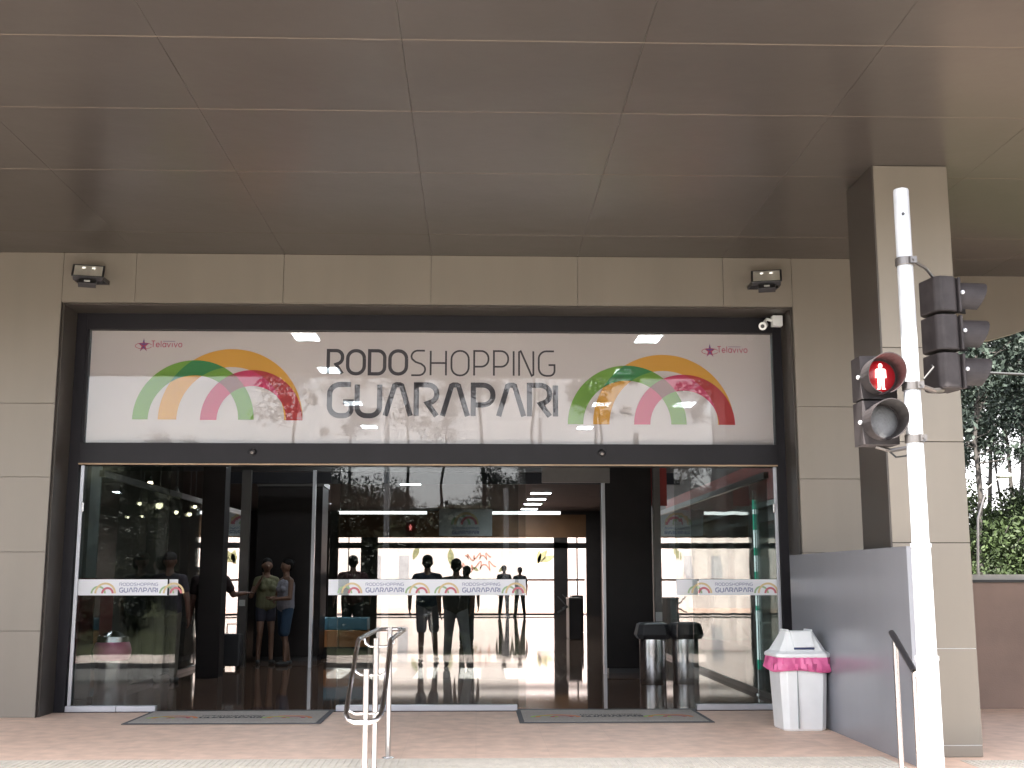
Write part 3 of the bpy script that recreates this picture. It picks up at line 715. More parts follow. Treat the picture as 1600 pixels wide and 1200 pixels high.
# ------------------------------------------------------------------ traffic signals
PX, PY = 2.632, 7.0
pole = empty('signal_pole', (PX, PY, SY), label='tall pale metal pole carrying the pedestrian and vehicle signals', cat='pole')
w = MB(); w.lathe([(.065, 0), (.064, 1.425), (.058, 1.43), (.056, 2.08), (.051, 2.085), (.047, 4.27), (.044, 4.28)], n=28)
w.lathe([(.068, 1.415), (.068, 1.44)], n=28); w.lathe([(.0605, 2.07), (.0605, 2.095)], n=28); w.lathe([(.13, 0), (.13, .015)], n=28)
w.build('shaft', M['galv'], pole, smooth=True)
w = MB(); w.cone((-.012, -.0475, 4.11), .011, (-.012, -.0505, 4.11), .011, 12); w.build('bolt_hole', M['blackplastic'], pole)
def clamp(z, name='clamp'):
    w = MB(); w.lathe([(.056, z - .025), (.058, z - .022), (.058, z + .022), (.056, z + .025)], n=24)
    w.box(.01, .05, -.072, -.05, z - .02, z + .02); w.cone((.03, -.07, z), .008, (.03, -.082, z), .008, 8)
    return w
for z in (3.335, 2.558, 2.237): clamp(z - SY).build('clamp', M['steel_dark'], pole, smooth=False)

def visor(mb, c, r, L_, d=(0, -1, 0), up=(0, 0, 1), cut=30, th=.004, m=0, mi=1):
    c = Vector(c); d = Vector(d).normalized(); up = Vector(up); sx = d.cross(up).normalized()
    n = 28; vs = []
    for i in range(n + 1):
        a = R(-90 + cut) + (2 * PI - 2 * R(cut)) * i / n
        a2 = a
        dirv = sx * math.cos(a2) + up * math.sin(a2)
        # longer at the top than at the bottom
        l = L_ * (0.55 + 0.45 * (math.sin(a2) + 1) / 2)
        for rr_, q in ((r, 0), (r * 1.0 + .004, l), (r - th, 0), (r + .004 - th, l)): vs.append(c + dirv * rr_ + d * q)
    for i in range(n):
        a, b = 4 * i, 4 * i + 4
        mb.add([vs[a], vs[b], vs[b + 1], vs[a + 1]], [(0, 1, 2, 3)], m)
        mb.add([vs[a + 2], vs[b + 2], vs[b + 3], vs[a + 3]], [(0, 1, 2, 3)], mi)
        mb.add([vs[a + 1], vs[b + 1], vs[b + 3], vs[a + 3]], [(0, 1, 2, 3)], m)
def ped_signal(loc, rz, label):
    e = empty('pedestrian_signal', loc, rz, label=label, cat='signal')
    for k, zc in enumerate((.14, -.14)):
        w = MB(); w.box(-.108, .115, -.02, .15, zc - .134, zc + .134); w.lathe([(.001, 0)] if 0 else [(.001, 0), (.001, .0001)], n=3)
        s_ = w.build('signal_section', M['signalbody'], e, bevel=0.02)
        w = MB(); w.cone((0, -.021, zc), .112, (0, -.045, zc), .112, 28); w.build('bezel', M['signalbody'], s_, smooth=True)
        w = MB(); w.sphere((0, 0, 0), (.10, .10, .022), 24, 8, 0, Matrix.Translation((0, -.043, zc)) @ Matrix.Rotation(PI / 2, 4, 'X'))
        w.build('lens', M['lens_red'] if k == 0 else M['lens_off'], s_, smooth=True)
        w = MB(); visor(w, (0, -.04, zc), .114, .20, cut=12); w.build('visor', [M['signalbody'], M['visor_in']], s_, smooth=True, recalc=False)
        w = MB(); w.sphere((-.12, -.01, zc + .0), .014, 10, 6); w.build('latch', M['alu'], s_, smooth=True)
        if k == 0:
            w = MB(); y = -.072; Z = zc
            w.sphere((0, y, Z + .062), (.013, .003, .016), 12, 8)
            w.prism([(-.024, Z + .044), (.024, Z + .044), (.032, Z + .036), (.034, Z - .012), (.022, Z - .012), (.020, Z + .01), (.020, Z - .075), (.027, Z - .083), (.005, Z - .083), (.003, Z - .025), (-.003, Z - .025), (-.005, Z - .083), (-.027, Z - .083), (-.020, Z - .075), (-.020, Z + .01), (-.022, Z - .012), (-.034, Z - .012), (-.032, Z + .036)], y - .002, y + .002, axis='y')
            w.build('red_figure', M['redman'], s_)
    w = MB(); w.tube([(.0, .09, -.275), (.10, .10, -.30), (.20, .12, -.28), (.30, .13, -.275)], .013, 8)
    w.build('bracket', M['steel_dark'], e)
    w = MB(); w.tube([(.05, .1, -.27), (.13, .1, -.34), (.2, .12, -.33), (.25, .13, -.29)], .006, 6); w.build('wire', M['cable'], e)
    return e
psig = ped_signal((2.462, 7.12, 2.49), 0, 'pedestrian signal showing a red standing figure on the left of the pale pole')
# vehicle signal seen from behind, facing right
e = empty('vehicle_signal', (2.925, 7.25, 2.93), R(100), label='black three lamp vehicle signal facing away to the right of the pale pole', cat='signal')
for k, zc in enumerate((.245, 0, -.245)):
    w = MB(); loft(w, [(rr(.115, .001, .0), 0)] if 0 else [(rr(.12, .08, .035), zc - .113), (rr(.12, .08, .035), zc + .113)])
    s_ = w.build('signal_section', M['signalbody'], e, bevel=0.012)
    w = MB(); w.box(-.112, .112, -.10, -.081, zc - .112, zc + .112); w.build('door_rim', M['signalbody'], s_, bevel=0.008)
    w = MB(); w.cone((0, -.101, zc), .095, (0, -.112, zc), .095, 24); w.build('lens', M['blackplastic'], s_)
    w = MB(); visor(w, (0, -.10, zc), .10, .22, cut=35); w.build('visor', [M['signalbody'], M['visor_in']], s_, smooth=True, recalc=False)
    for q in (-1, 1): w = MB(); w.sphere((q * .122, -.10, zc + .01), .014, 10, 6); w.build('latch', M['alu'], s_, smooth=True)
w = MB()
w.build if 0 else None
inv = Matrix.Translation((2.925, 7.25, 2.93)) @ Matrix.Rotation(R(100), 4, 'Z'); inv = inv.inverted()
def L3(p): return inv @ Vector(p)
w.tube([L3((2.68, 6.98, 3.335)), L3((2.80, 7.1, 3.325)), L3((2.90, 7.24, 3.30))], .010, 8); w.build('bracket', M['steel_dark'], e); w = MB()
w.tube([L3((2.68, 6.98, 2.558)), L3((2.80, 7.08, 2.545)), L3((2.90, 7.2, 2.57))], .016, 8); w.build('bracket', M['steel_dark'], e); w = MB()
w.tube([L3((2.70, 6.98, 2.60)), L3((2.78, 7.02, 2.68)), L3((2.82, 7.15, 2.72))], .006, 6)
w.build('wire', M['cable'], e)

# ------------------------------------------------------------------ handrails
e = empty('centre_handrail', (-.75, 9.78, 0.0), label='double stainless steel handrail in the middle of the steps', cat='handrail')
def hl(p): return (p[0] + .75, p[1] - 9.78, p[2])
x0, x1 = -.905, -.655
loop = [(x0, 11.0, .95), (x0, 9.36, .95), (x0, 9.26, .935), (x0 , 8.56, .52), (x0 + .005, 8.48, .475), (x0 + .03, 8.435, .448), (x0 + .075, 8.41, .435), (x1 - .075, 8.41, .435), (x1 - .03, 8.435, .448), (x1 - .005, 8.48, .475), (x1, 8.56, .52), (x1, 9.26, .935), (x1, 9.36, .95), (x1, 11.0, .95), (x1 - .02, 11.12, .95), (x1 - .07, 11.17, .95), (x0 + .07, 11.17, .95), (x0 + .02, 11.12, .95)]
w = MB(); w.tube([hl(p) for p in loop], .0185, 12, closed=True); w.build('rail', M['steel'], e, smooth=True)
def zrail(y): return .95 if y > 9.3 else .95 - .592 * (9.3 - y)
for (px, py, base, ztop) in ((-.70, 9.78, 0.0, 1.02), (-.745, 9.02, -.12, .97), (-.76, 8.42, -.36, .79)):
    w = MB(); w.cone(hl((px, py, base)), .021, hl((px, py, ztop)), .021, 14); w.cone(hl((px, py, base)), .05, hl((px, py, base + .008)), .05, 18)
    w.build('post', M['steel'], e, smooth=True)
for yb in (9.78, 9.02, 8.62):
    zr = zrail(yb)
    w = MB(); w.tube([hl(p) for p in ((x0, yb, zr - .01), (x0 + .01, yb, zr - .055), (x0 + .05, yb, zr - .08), (x1 - .05, yb, zr - .08), (x1 - .01, yb, zr - .055), (x1, yb, zr - .01))], .010, 8)
    w.build('support_arm', M['steel'], e, smooth=True)
e = empty('side_handrail', (3.09, 8.7, -.12), label='short steel handrail with a dark grip beside the pale signal pole', cat='handrail')
def hr(p): return (p[0] - 3.09, p[1] - 8.7, p[2] + .12)
w = MB(); w.tube([hr(p) for p in ((3.10, 8.93, 1.01), (3.10, 8.86, .975), (3.10, 8.55, .79), (3.10, 8.50, .76))], .024, 12); w.build('grip', M['blackplastic'], e, smooth=True)
w = MB(); w.cone(hr((3.10, 8.50, .76)), .022, hr((3.10, 8.47, .745)), .022, 12); w.build('end_cap', M['steel'], e)
for yb, zt, zb in ((8.86, .96, -.12), (8.50, .745, -.36)):
    w = MB(); w.cone(hr((3.10, yb, zb)), .02, hr((3.10, yb, zt)), .02, 12); w.cone(hr((3.1, yb, zb)), .045, hr((3.1, yb, zb + .008)), .045, 16); w.build('post', M['steel'], e, smooth=True)

# ------------------------------------------------------------------ right side: low wall
e = empty('boundary_wall', (5.3, 13.25, 0), label='low brown boundary wall with dark coping behind the canopy column', cat='wall')
w = MB(); w.box(-.2, 14, 0, .15, 0, 1.37); w.build('wall', M['lowwall'], e)
w = MB(); w.box(-.2, 14, -.03, .18, 1.371, 1.40); w.build('coping', M['coping'], e)
w = MB(); w.box(-.2, 14, .02, .15, 1.401, 1.46); w.build('cap_course', M['kerb'], e)

# ------------------------------------------------------------------ interior objects
def ceiling_light(x, y, z, label, wx=.32, wy=1.15):
    e = empty('ceiling_light', (x, y, z - .03), label=label, cat='lamp', group='white ceiling lights inside the hall')
    w = MB(); w.box(-wx - .03, wx + .03, -wy / 2 - .03, wy / 2 + .03, .002, .028); w.build('frame', M['signwhite'], e)
    w = MB(); w.box(-wx, wx, -wy / 2, wy / 2, -.006, .0015); w.build('diffuser', M['lightpanel'], e)
nm = ['nearest', 'second', 'third', 'fourth']
for i, y in enumerate((18.3, 21.3, 25.4, 29.4)):
    ceiling_light(-2.7, y, 5.2, f'{nm[i]} square ceiling light of the left row behind the sign', .18, .55)
    ceiling_light(2.7, y, 5.2, f'{nm[i]} square ceiling light of the right row behind the sign', .18, .55)
ceiling_light(4.5, 25.4, 5.2, 'ceiling light close to the right wall behind the crimson arch', .2, .7)
for i, y in enumerate((37.2, 39.9, 42.5, 45.5)):
    ceiling_light(2.0, y, 4.11, f'{nm[i]} small light of the right row on the low rear ceiling', .3, .35)
for i, y in enumerate((31.0, 33.6)):
    ceiling_light(-1.9, y, 4.11, f'{nm[i]} light of the left pair on the low rear ceiling', .28, .5)
sp = [(-6.58, 3.32), (-6.15, 3.13), (-5.54, 2.96), (-6.77, 2.91), (-6.48, 2.90), (-5.85, 2.90), (-6.03, 2.74), (-5.86, 2.72), (-6.93, 2.70), (-6.99, 2.64)]
for i, (x, z) in enumerate(sp):
    e = empty('spot_lamp', (x, 24 + (i % 3) * .4, z), label=('largest warm', 'bright warm', 'mid sized warm', 'dim little')[0 if i == 4 else 1 if i in (0, 1) else 3 if i > 5 else 2] + ' shop spot lamp hanging behind the left glass panel', cat='lamp', group='warm spot lamps of the shop at left')
    r = (.07, .085, .06, .05, .09, .05, .055, .055, .035, .035)[i]
    w = MB(); w.sphere((0, 0, 0), r * .8, 12, 8); w.build('bulb', M['spotlit'], e, smooth=True)
    w = MB(); w.cone((0, 0, r * .5), r * .75, (0, 0, r * 1.6), r * .35, 12); w.cone((0, 0, r * 1.6), .006, (0, 0, 5.2 - z), .006, 6); w.build('fitting', M['blackplastic'], e)
# kiosks
def kiosk(x0, x1, y0, y1, z1, label):
    e = empty('kiosk', ((x0 + x1) / 2, (y0 + y1) / 2, 0.001), label=label, cat='kiosk')
    hx, hy = (x1 - x0) / 2, (y1 - y0) / 2
    w = MB(); w.box(-hx, hx, -hy, hy, .08, z1); w.build('body', M['kiosk'], e, bevel=.01)
    w = MB(); w.box(-hx + .04, hx - .04, -hy + .04, hy - .04, 0, .079); w.build('plinth', M['blackplastic'], e)
    w = MB(); w.box(-hx - .02, hx + .02, -hy - .02, hy + .02, z1 + .001, z1 + .08); w.build('cornice', M['steel_dark'], e)
kiosk(-3.9, -2.75, 21.2, 22.0, 3.05, 'tall black kiosk behind the two standing women')
kiosk(1.97, 2.70, 18.3, 18.9, 3.15, 'tall black kiosk behind the steel bins on the right')
# shop on the right
e = empty('shopfront', (4.55, 20, 0.001), label='shop with a red fascia and white light strip along the right inner wall', cat='shop')
w = MB(); w.box(-.02, .35, -6.6, 8, 0, 2.5); w.build('wall', M['palecol'], e)
w = MB(); w.box(-.10, .35, -6.6, 8, 2.52, 2.60); w.build('light_strip', M['signwhite'], e)
w = MB(); w.box(-.08, .35, -6.6, 8, 2.62, 3.25); w.build('fascia', M['red'], e)
w = MB()
for i in range(7): w.box(-.04, -.021, -6.2 + i * 1.9, -4.9 + i * 1.9, .3, 2.3)
w.build('window', M['glass_side'], e)
e = empty('poster', (4.1, 17.8, 1.0), label='framed poster with a dark figure seen through the right glass panel', cat='poster')
w = MB(); w.box(-.09, .09, 0, .02, .0, .85); w.build('frame', M['palecol'], e)
w = MB(); w.sphere((0, -.004, .5), (.035, .004, .06)); w.sphere((0.01, -.004, .38), (.05, .004, .09)); w.build('picture', M['kiosk'], e)
e = empty('light_column', (3.50, 14.95, 0.002), label='thin tube of green and white light behind the right glass panel', cat='lamp')
w = MB()
segs = [(.30, .42, 0), (.42, 1.02, 1), (1.02, 1.08, 0), (1.08, 1.30, 1), (1.30, 1.50, 0), (1.50, 1.70, 1), (1.70, 1.80, 0), (1.80, 2.02, 1), (2.02, 2.22, 0), (2.22, 2.28, 1), (2.28, 2.40, 0)]
for a, b, k in segs: w.cone((0, 0, a), .009, (0, 0, b), .009, 10, k, False)
w.build('tube', [M['ledgreen'], M['ledwhite']], e)
w = MB(); w.cone((0, 0, 0), .016, (0, 0, .3), .014, 10); w.cone((0, 0, 0), .06, (0, 0, .015), .06, 16); w.cone((0, 0, 2.4), .016, (0, 0, 2.52), .01, 10); w.build('stand', M['steel'], e)
# hanging signs
e = empty('hanging_sign', (-.42, 44, 3.0), label='white hanging panel with coloured arches above the rear doors', cat='sign')
w = MB(); w.box(-.98, .98, -.02, .02, 0, .98); w.build('panel', M['signwhite'], e)
w = MB()
fz = lambda p, k=0: (p.x, -.025 - .0005 * k, p.y)
ring(w, -.18, .42, .28, .36, fz, 0, 24); ring(w, .02, .42, .36, .46, lambda p, k=0: (p.x, -.028, p.y), 1, 24); ring(w, .12, .42, .22, .31, lambda p, k=0: (p.x, -.031, p.y), 2, 24)
text(w, 'RODOSHOPPING', -.5, .5, .24, .33, fz, .008, 3); text(w, 'GUARAPARI', -.5, .5, .06, .2, fz, .018, 3)
w.build('print', [M['decal_green'], M['decal_yellow'], M['decal_red'], M['decal_ink']], e, recalc=False)
w = MB(); w.cone((-.8, 0, .98), .01, (-.8, 0, 1.11), .01, 6); w.cone((.8, 0, .98), .01, (.8, 0, 1.11), .01, 6); w.build('hanger', M['steel_dark'], e)
e = empty('ceiling_sign', (1.55, 17.0, 2.78), label='dim grey hanging sign in the right doorway under the header', cat='sign')
w = MB(); w.box(-.62, .36, -.02, .02, 0, .30); w.build('panel', M['steel_dark'], e)
w = MB(); w.cone((-.5, 0, .30), .008, (-.5, 0, 2.42), .008, 6); w.cone((.3, 0, .30), .008, (.3, 0, 2.42), .008, 6); w.build('hanger', M['steel_dark'], e)
e = empty('hanging_banner', (2.86, 18.6, 2.55), label='narrow red banner hanging at the upper right behind the glass', cat='banner')
w = MB(); w.box(-.13, .13, -.01, .01, 0, .95); w.build('cloth', M['red'], e)
w = MB(); w.cone((-.14, 0, .96), .012, (.14, 0, .96), .012, 8); w.cone((0, 0, .96), .005, (0, 0, 2.64), .005, 6); w.build('hanger', M['steel_dark'], e)
# steel bins inside
def steel_bin(x, y, label, pink=False):
    e = empty('steel_bin', (x, y, 0.001), label=label, cat='bin')
    w = MB(); w.lathe([(.175, 0), (.18, .01), (.18, .62), (.178, .63)], n=32); w.build('body', M['steel'], e, smooth=True)
    if pink:
        w = MB(); w.lathe([(.183, .50), (.20, .53), (.215, .60), (.20, .66), (.183, .70)], n=32); w.build('bag', M['pinkbag'], e, smooth=True)
        w = MB(); w.lathe([(.18, .70), (.17, .76), (.05, .82), (.02, .825)], n=32); w.build('lid', M['steel'], e, smooth=True)
    else:
        w = MB(); loft(w, [(rr(.20, .20, .06), .60), (rr(.235, .235, .07), .66), (rr(.20, .2, .06), .80), (rr(.16, .16, .05), .82)]); w.build('lid', M['blackplastic'], e, bevel=.01)
steel_bin(2.42, 16.55, 'left one of the two black lidded steel bins inside the right doorway')
steel_bin(2.88, 16.6, 'right one of the two black lidded steel bins inside the right doorway')
steel_bin(-4.16, 13.95, 'round steel bin with a pink bag behind the left glass panel', True)
e = empty('red_machine', (-4.62, 14.7, 0.001), label='dull red cabinet on a grey plinth behind the far left glass', cat='cabinet')
w = MB(); w.box(-.30, .13, -.2, .3, .42, 1.42); w.build('cabinet', M['redbox'], e, bevel=.01)
w = MB(); w.box(-.27, .10, -.18, .28, 0, .419); w.build('plinth', M['greybox'], e, bevel=.01)
e = empty('display_counter', (-2.42, 22.2, 0.001), label='counter stacked with orange and blue boxes in front of the man in maroon', cat='counter')
w = MB(); w.box(-.62, .46, -.3, .3, 0.0, .20); w.build('base', M['kiosk'], e, bevel=.01)
w = MB(); w.box(-.60, -.08, -.28, .25, .201, .50); w.box(-.07, .44, -.28, .25, .201, .49); w.build('lower_box', M['orange'], e, bevel=.01)
w = MB(); w.box(-.60, .44, -.26, .25, .502, .72); w.build('upper_box', M['bluebox'], e, bevel=.015)
def turnstile(x, y, label):
    e = empty('turnstile', (x, y, .001), label=label, cat='turnstile', group='dark turnstiles at the right of the hall')
    w = MB(); w.box(-.15, .15, -.45, .45, 0, .95); w.build('cabinet', M['kiosk'], e, bevel=.02)
    w = MB(); w.box(-.16, .16, -.46, .46, .951, .98); w.build('top_plate', M['steel_dark'], e)
    w = MB()
    for a in (90, 210, 330): w.cone((-.15, 0, .75), .015, (-.15 - .30 * 0.8, .15 * math.cos(R(a)), .75 + .28 * math.sin(R(a)) * .9), .015, 8)
    w.build('arm', M['steel_dark'], e)
turnstile(2.75, 33, 'dark turnstile nearest the rear doors on the right'); turnstile(2.35, 29, 'dark turnstile in front on the right of the hall')
e = empty('suitcase', (-3.9, 19.4, .001), label='small black wheeled suitcase standing by the left steel post', cat='suitcase')
w = MB(); w.box(-.16, .16, -.12, .12, .05, .55); w.build('shell', M['blackplastic'], e, bevel=.03)
w = MB(); w.tube([(-.1, .08, .55), (-.1, .08, .70), (.1, .08, .70), (.1, .08, .55)], .010, 8); w.build('handle', M['steel_dark'], e)
for s in (-1, 1):
    w = MB(); w.cone((s * .12 - .02, 0, .028), .027, (s * .12 + .02, 0, .028), .027, 12); w.build('wheel', M['kiosk'], e)

# mural wall behind the building
e = empty('mural_wall', (0, 60, 0), label='bright cream wall with painted leaves and red script beyond the rear doors', cat='wall')
w = MB(); w.box(-16, 14, 0, .3, 0, 4.2); w.build('wall', M['cream_wall'], e)
w = MB()
fm = lambda p, k=0: (p.x, -.012 - .001 * k, p.y)
def curl(x, z, s):
    pts = [(x + s * (t * .16 + .12 * math.sin(t * 2.3)), z + s * (.16 * math.cos(t * 3.1) + .09 * math.sin(t * 1.3) + t * .012)) for t in [i * .25 for i in range(46)]]
    ribbon(w, pts, .028, fm, 0)
curl(-.9, 2.0, 1.0); curl(-.6, 2.5, .7)
def leafshape(x, z, l, a):
    pts = []
    for i in range(11):
        t = i / 10; pts.append((x + l * t * math.cos(a) - .18 * l * math.sin(PI * t) * math.sin(a), z + l * t * math.sin(a) + .18 * l * math.sin(PI * t) * math.cos(a)))
    for i in range(9, 0, -1):
        t = i / 10; pts.append((x + l * t * math.cos(a) + .18 * l * math.sin(PI * t) * math.sin(a), z + l * t * math.sin(a) - .18 * l * math.sin(PI * t) * math.cos(a)))
    w.flat(pts, -.012, 1)
for x, z, l, a in ((-1.3, 2.1, .9, 1.6), (3.0, 2.2, .9, .9), (3.2, 2.3, .8, .4), (3.1, 2.2, .7, 1.5), (-3.2, 2.4, .8, 1.2), (.1, 1.85, .4, 2.6), (1.1, 1.8, .4, .8), (-8.0, 2.0, 1.0, 1.3)): leafshape(x, z, l, a)
for x in (-3.9, -5.3): w.flat([(x, .9), (x + .5, .9), (x + .5, 2.6), (x, 2.6)], -.011, 2)
w.build('painting', [M['muralred'], M['muralgreen'], M['muralgrey']], e, recalc=False)

# ------------------------------------------------------------------ people
def bake(mb, name, m, parent, vox, smooth_it=3):
    o = mb.build(name + '_tmp', m)
    md = o.modifiers.new('r', 'REMESH'); md.mode = 'VOXEL'; md.voxel_size = vox
    ms = o.modifiers.new('s', 'SMOOTH'); ms.iterations = smooth_it; ms.factor = .5
    dg = bpy.context.evaluated_depsgraph_get(); me = bpy.data.meshes.new_from_object(o.evaluated_get(dg))
    bpy.data.objects.remove(o); me.name = name
    for p in me.polygons: p.use_smooth = True
    me.materials.clear(); me.materials.append(m)
    ob = bpy.data.objects.new(name, me); col.objects.link(ob); ob.parent = parent
    return ob
def cap(mb, p0, r0, p1, r1):
    p0, p1 = Vector(p0), Vector(p1)
    mb.cone(p0, r0, p1, r1, 14); mb.sphere(p0, r0, 12, 8); mb.sphere(p1, r1, 12, 8)
def person(loc, rz, label, H_=1.72, top=(.05, .05, .06), bottom=(.05, .05, .06), leg_len='long', hair='short', arms=None, legs=None, skin='skin', sleeve=.5, female=False, tank=False, build=1.0, cap_hat=False, shoe=(.03, .03, .03), stripe=None):
    e = empty('person', loc, rz, label=label, cat='person')
    s = H_ / 1.75; e.scale = (s, s, s)
    b = build; sw = .185 * b * (0.90 if female else 1); hw_ = .088 * b
    arms = arms or {-1: ((-.26, .0, 1.12), (-.27, -.06, .87)), 1: ((.26, .0, 1.12), (.27, -.06, .87))}
    legs = legs or {-1: (-.11, 0), 1: (.11, 0)}
    w = MB(); V = Vector
    for q in (-1, 1):
        cap(w, (q * .07 * b, 0, .97), .115 * b, (q * .055 * b, 0, 1.14), .095 * b); cap(w, (q * .055 * b, 0, 1.14), .095 * b, (q * .08 * b, 0, 1.33), .105 * b)
        cap(w, (q * .03, 0, 1.44), .062, (q * sw, 0, 1.40), .055 * b)
    cap(w, (0, 0, 1.0), .112 * b, (0, 0, 1.14), .10 * b); cap(w, (0, 0, 1.14), .10 * b, (0, .0, 1.34), .108 * b)
    if female:
        for q in (-1, 1): w.sphere((q * .075, -.075, 1.27), (.062, .06, .06))
    cap(w, (0, .005, 1.42), .06, (0, -.005, 1.56), .052)
    w.sphere((0, -.005, 1.655), (.084, .098, .106), 18, 14); w.sphere((0, -.03, 1.60), (.055, .062, .062), 14, 10)
    w.sphere((0, -.10, 1.635), (.014, .024, .024)); w.sphere((0, -.083, 1.60), (.024, .014, .010)); w.sphere((0, -.088, 1.672), (.05, .012, .008))
    for q in (-1, 1): w.sphere((q * .086, .005, 1.645), (.012, .02, .032))
    for q in (-1, 1):
        sh = V((q * sw, 0, 1.40)); el = V(arms[q][0]); wr = V(arms[q][1])
        cap(w, sh, .052 * b, el, .040 * b); cap(w, el, .040 * b, wr, .027)
        d = (wr - el).normalized(); side = V((0, 1, 0)) if abs(d.y) < .8 else V((0, 0, 1)); side = (side - d * side.dot(d)).normalized(); nrm = d.cross(side) * q
        pc = wr + d * .05
        for k in range(4):   # palm and curled fingers
            o_ = side * (-.028 + .0187 * k)
            cap(w, wr + d * .01 + o_ * .6, .014, wr + d * .085 + o_, .0125)
            L1 = (.030, .036, .034, .026)[k]
            k1 = wr + d * (.085 + L1) + o_ - nrm * .008; k2 = k1 + d * (.022) - nrm * .018
            cap(w, wr + d * .085 + o_, .0105, k1, .0095); cap(w, k1, .0095, k2, .008)
        th0 = wr + d * .03 - side * .028; cap(w, th0, .0135, th0 + d * .035 - side * .028 - nrm * .01, .011); cap(w, th0 + d * .035 - side * .028 - nrm * .01, .011, th0 + d * .06 - side * .03 - nrm * .02, .009)
    lg = {}
    for q in (-1, 1):
        fx, fy = legs[q]; hip = V((q * hw_, 0, .93)); an = V((fx, fy, .085)); kn = (hip + an) / 2 + V((0, -.035 - .3 * max(0, fy) * .5, .02))
        lg[q] = (hip, kn, an)
        cap(w, hip, .092 * b, kn, .056 * b); cap(w, kn, .054 * b, (kn + an) / 2 + V((0, .012, .02)), .050 * b); cap(w, (kn + an) / 2 + V((0, .012, .02)), .050 * b, an, .036)
        cap(w, an + V((0, .02, -.045)), .034, an + V((q * .02, -.14, -.055)), .026)
    body = bake(w, 'body', M[skin], e, .0085)
    mt = mat('top_cloth', top, .85, var=.1, scale=12, bump=.3, bscale=30); mb_ = mat('bottom_cloth', bottom, .85, var=.1, scale=12, bump=.3, bscale=30)
    # shirt
    w = MB(); t_ = .014
    cap(w, (0, .0, .98), .118 * b + t_ * .6, (0, .0, 1.14), .108 * b + t_); cap(w, (0, 0, 1.14), .107 * b + t_, (0, 0, 1.34), .108 * b + t_)
    for q in (-1, 1):
        cap(w, (q * .068 * b, 0, .98), .118 * b + t_ * .6, (q * .062 * b, 0, 1.14), .108 * b + t_); cap(w, (q * .062 * b, 0, 1.14), .106 * b + t_, (q * .08 * b, 0, 1.33), .105 * b + t_)
        if not tank:
            cap(w, (q * .05, 0, 1.425), .055 + t_, (q * sw, 0, 1.40), .055 * b + t_)
            sh = V((q * sw, 0, 1.40)); el = V(arms[q][0]); wr = V(arms[q][1])
            if sleeve <= 1: cap(w, sh, .056 * b + t_, sh.lerp(el, sleeve), .048 * b + t_)
            else: cap(w, sh, .056 * b + t_, el, .044 * b + t_); cap(w, el, .044 * b + t_, el.lerp(wr, .9), .03 + t_)
        else:
            cap(w, (q * .085, -.035, 1.36), .045, (q * .10, 0, 1.455), .022)
        if female: w.sphere((q * .075, -.078, 1.27), (.072, .068, .068))
    bake(w, 'shirt', mt, e, .011)
    w = MB()
    for q in (-1, 1):
        hip, kn, an = lg[q]
        cap(w, (q * .068 * b, 0, 1.0), .118 * b, hip, .104 * b)
        if leg_len == 'long': cap(w, hip, .104 * b, kn, .070 * b); cap(w, kn, .070 * b, an + V((0, 0, .03)), .058 * b)
        elif leg_len == 'shorts': cap(w, hip, .106 * b, kn + V((0, 0, .02)), .088 * b)
        elif leg_len == 'skirt': cap(w, hip, .11 * b, hip.lerp(kn, .8), .10 * b)
        else: cap(w, hip, .104 * b, hip.lerp(kn, .42), .095 * b)
    if leg_len == 'skirt': cap(w, lg[-1][0], .1, lg[1][0], .1); cap(w, lg[-1][0].lerp(lg[-1][1], .75), .09, lg[1][0].lerp(lg[1][1], .75), .09)
    bake(w, 'skirt' if leg_len == 'skirt' else ('trousers' if leg_len == 'long' else 'shorts'), mb_, e, .011)
    for q in (-1, 1):
        an = lg[q][2]; w = MB(); cap(w, an + V((0, .025, -.045)), .042, an + V((q * .02, -.145, -.052)), .034)
        bake(w, 'shoe', mat('shoe_leather', shoe, .6), e, .01)
    w = MB()
    if hair == 'cap':
        w.sphere((0, .005, 1.705), (.093, .106, .076), 16, 10); w.sphere((0, -.10, 1.69), (.06, .065, .012), 14, 6)
    else:
        w.sphere((0, .016, 1.697), (.092, .104, .088), 16, 12)
        w.sphere((0, .045, 1.64), (.082, .066, .086), 14, 10)
        if hair == 'long': cap(w, (0, .06, 1.66), .07, (0, .085, 1.42), .05); cap(w, (-.06, .03, 1.65), .03, (-.075, .02, 1.45), .025); cap(w, (.06, .03, 1.65), .03, (.075, .02, 1.45), .025)
        if hair == 'pony': cap(w, (.02, .11, 1.70), .035, (.06, .15, 1.62), .035); cap(w, (.06, .15, 1.62), .035, (.06, .15, 1.50), .02)
        if hair == 'bun': w.sphere((0, .11, 1.72), .05)
    bake(w, 'cap' if hair == 'cap' else 'hair', mat('hat_cloth', stripe or (.03, .03, .04), .8) if hair == 'cap' else M['hair'], e, .011)
    for q in (-1, 1):
        w = MB(); w.sphere((q * .03, -.095, 1.658), (.010, .006, .006), 8, 6); w.build('eye', M['eye'], e, smooth=True)
    return e
DARK = (.02, .02, .025)
person((-.86, 20.9, .001), PI, 'man in a dark blue shirt and grey shorts walking away through the centre glass', 1.80, (.018, .028, .05), (.16, .15, .17), 'shorts', 'short', legs={-1: (-.15, -.16), 1: (.09, .12)}, arms={-1: ((-.29, .03, 1.13), (-.30, -.02, .88)), 1: ((.29, 0, 1.13), (.29, .05, .88))})
person((-.34, 19.8, .001), PI, 'person in a dark patterned shirt and grey trousers striding beside the walking man', 1.72, (.035, .03, .025), (.20, .20, .21), 'long', 'short', legs={-1: (-.22, .22), 1: (.15, -.12)}, arms={-1: ((-.28, .02, 1.13), (-.25, -.12, .93)), 1: ((.29, 0, 1.13), (.27, -.08, .90))}, build=1.08)
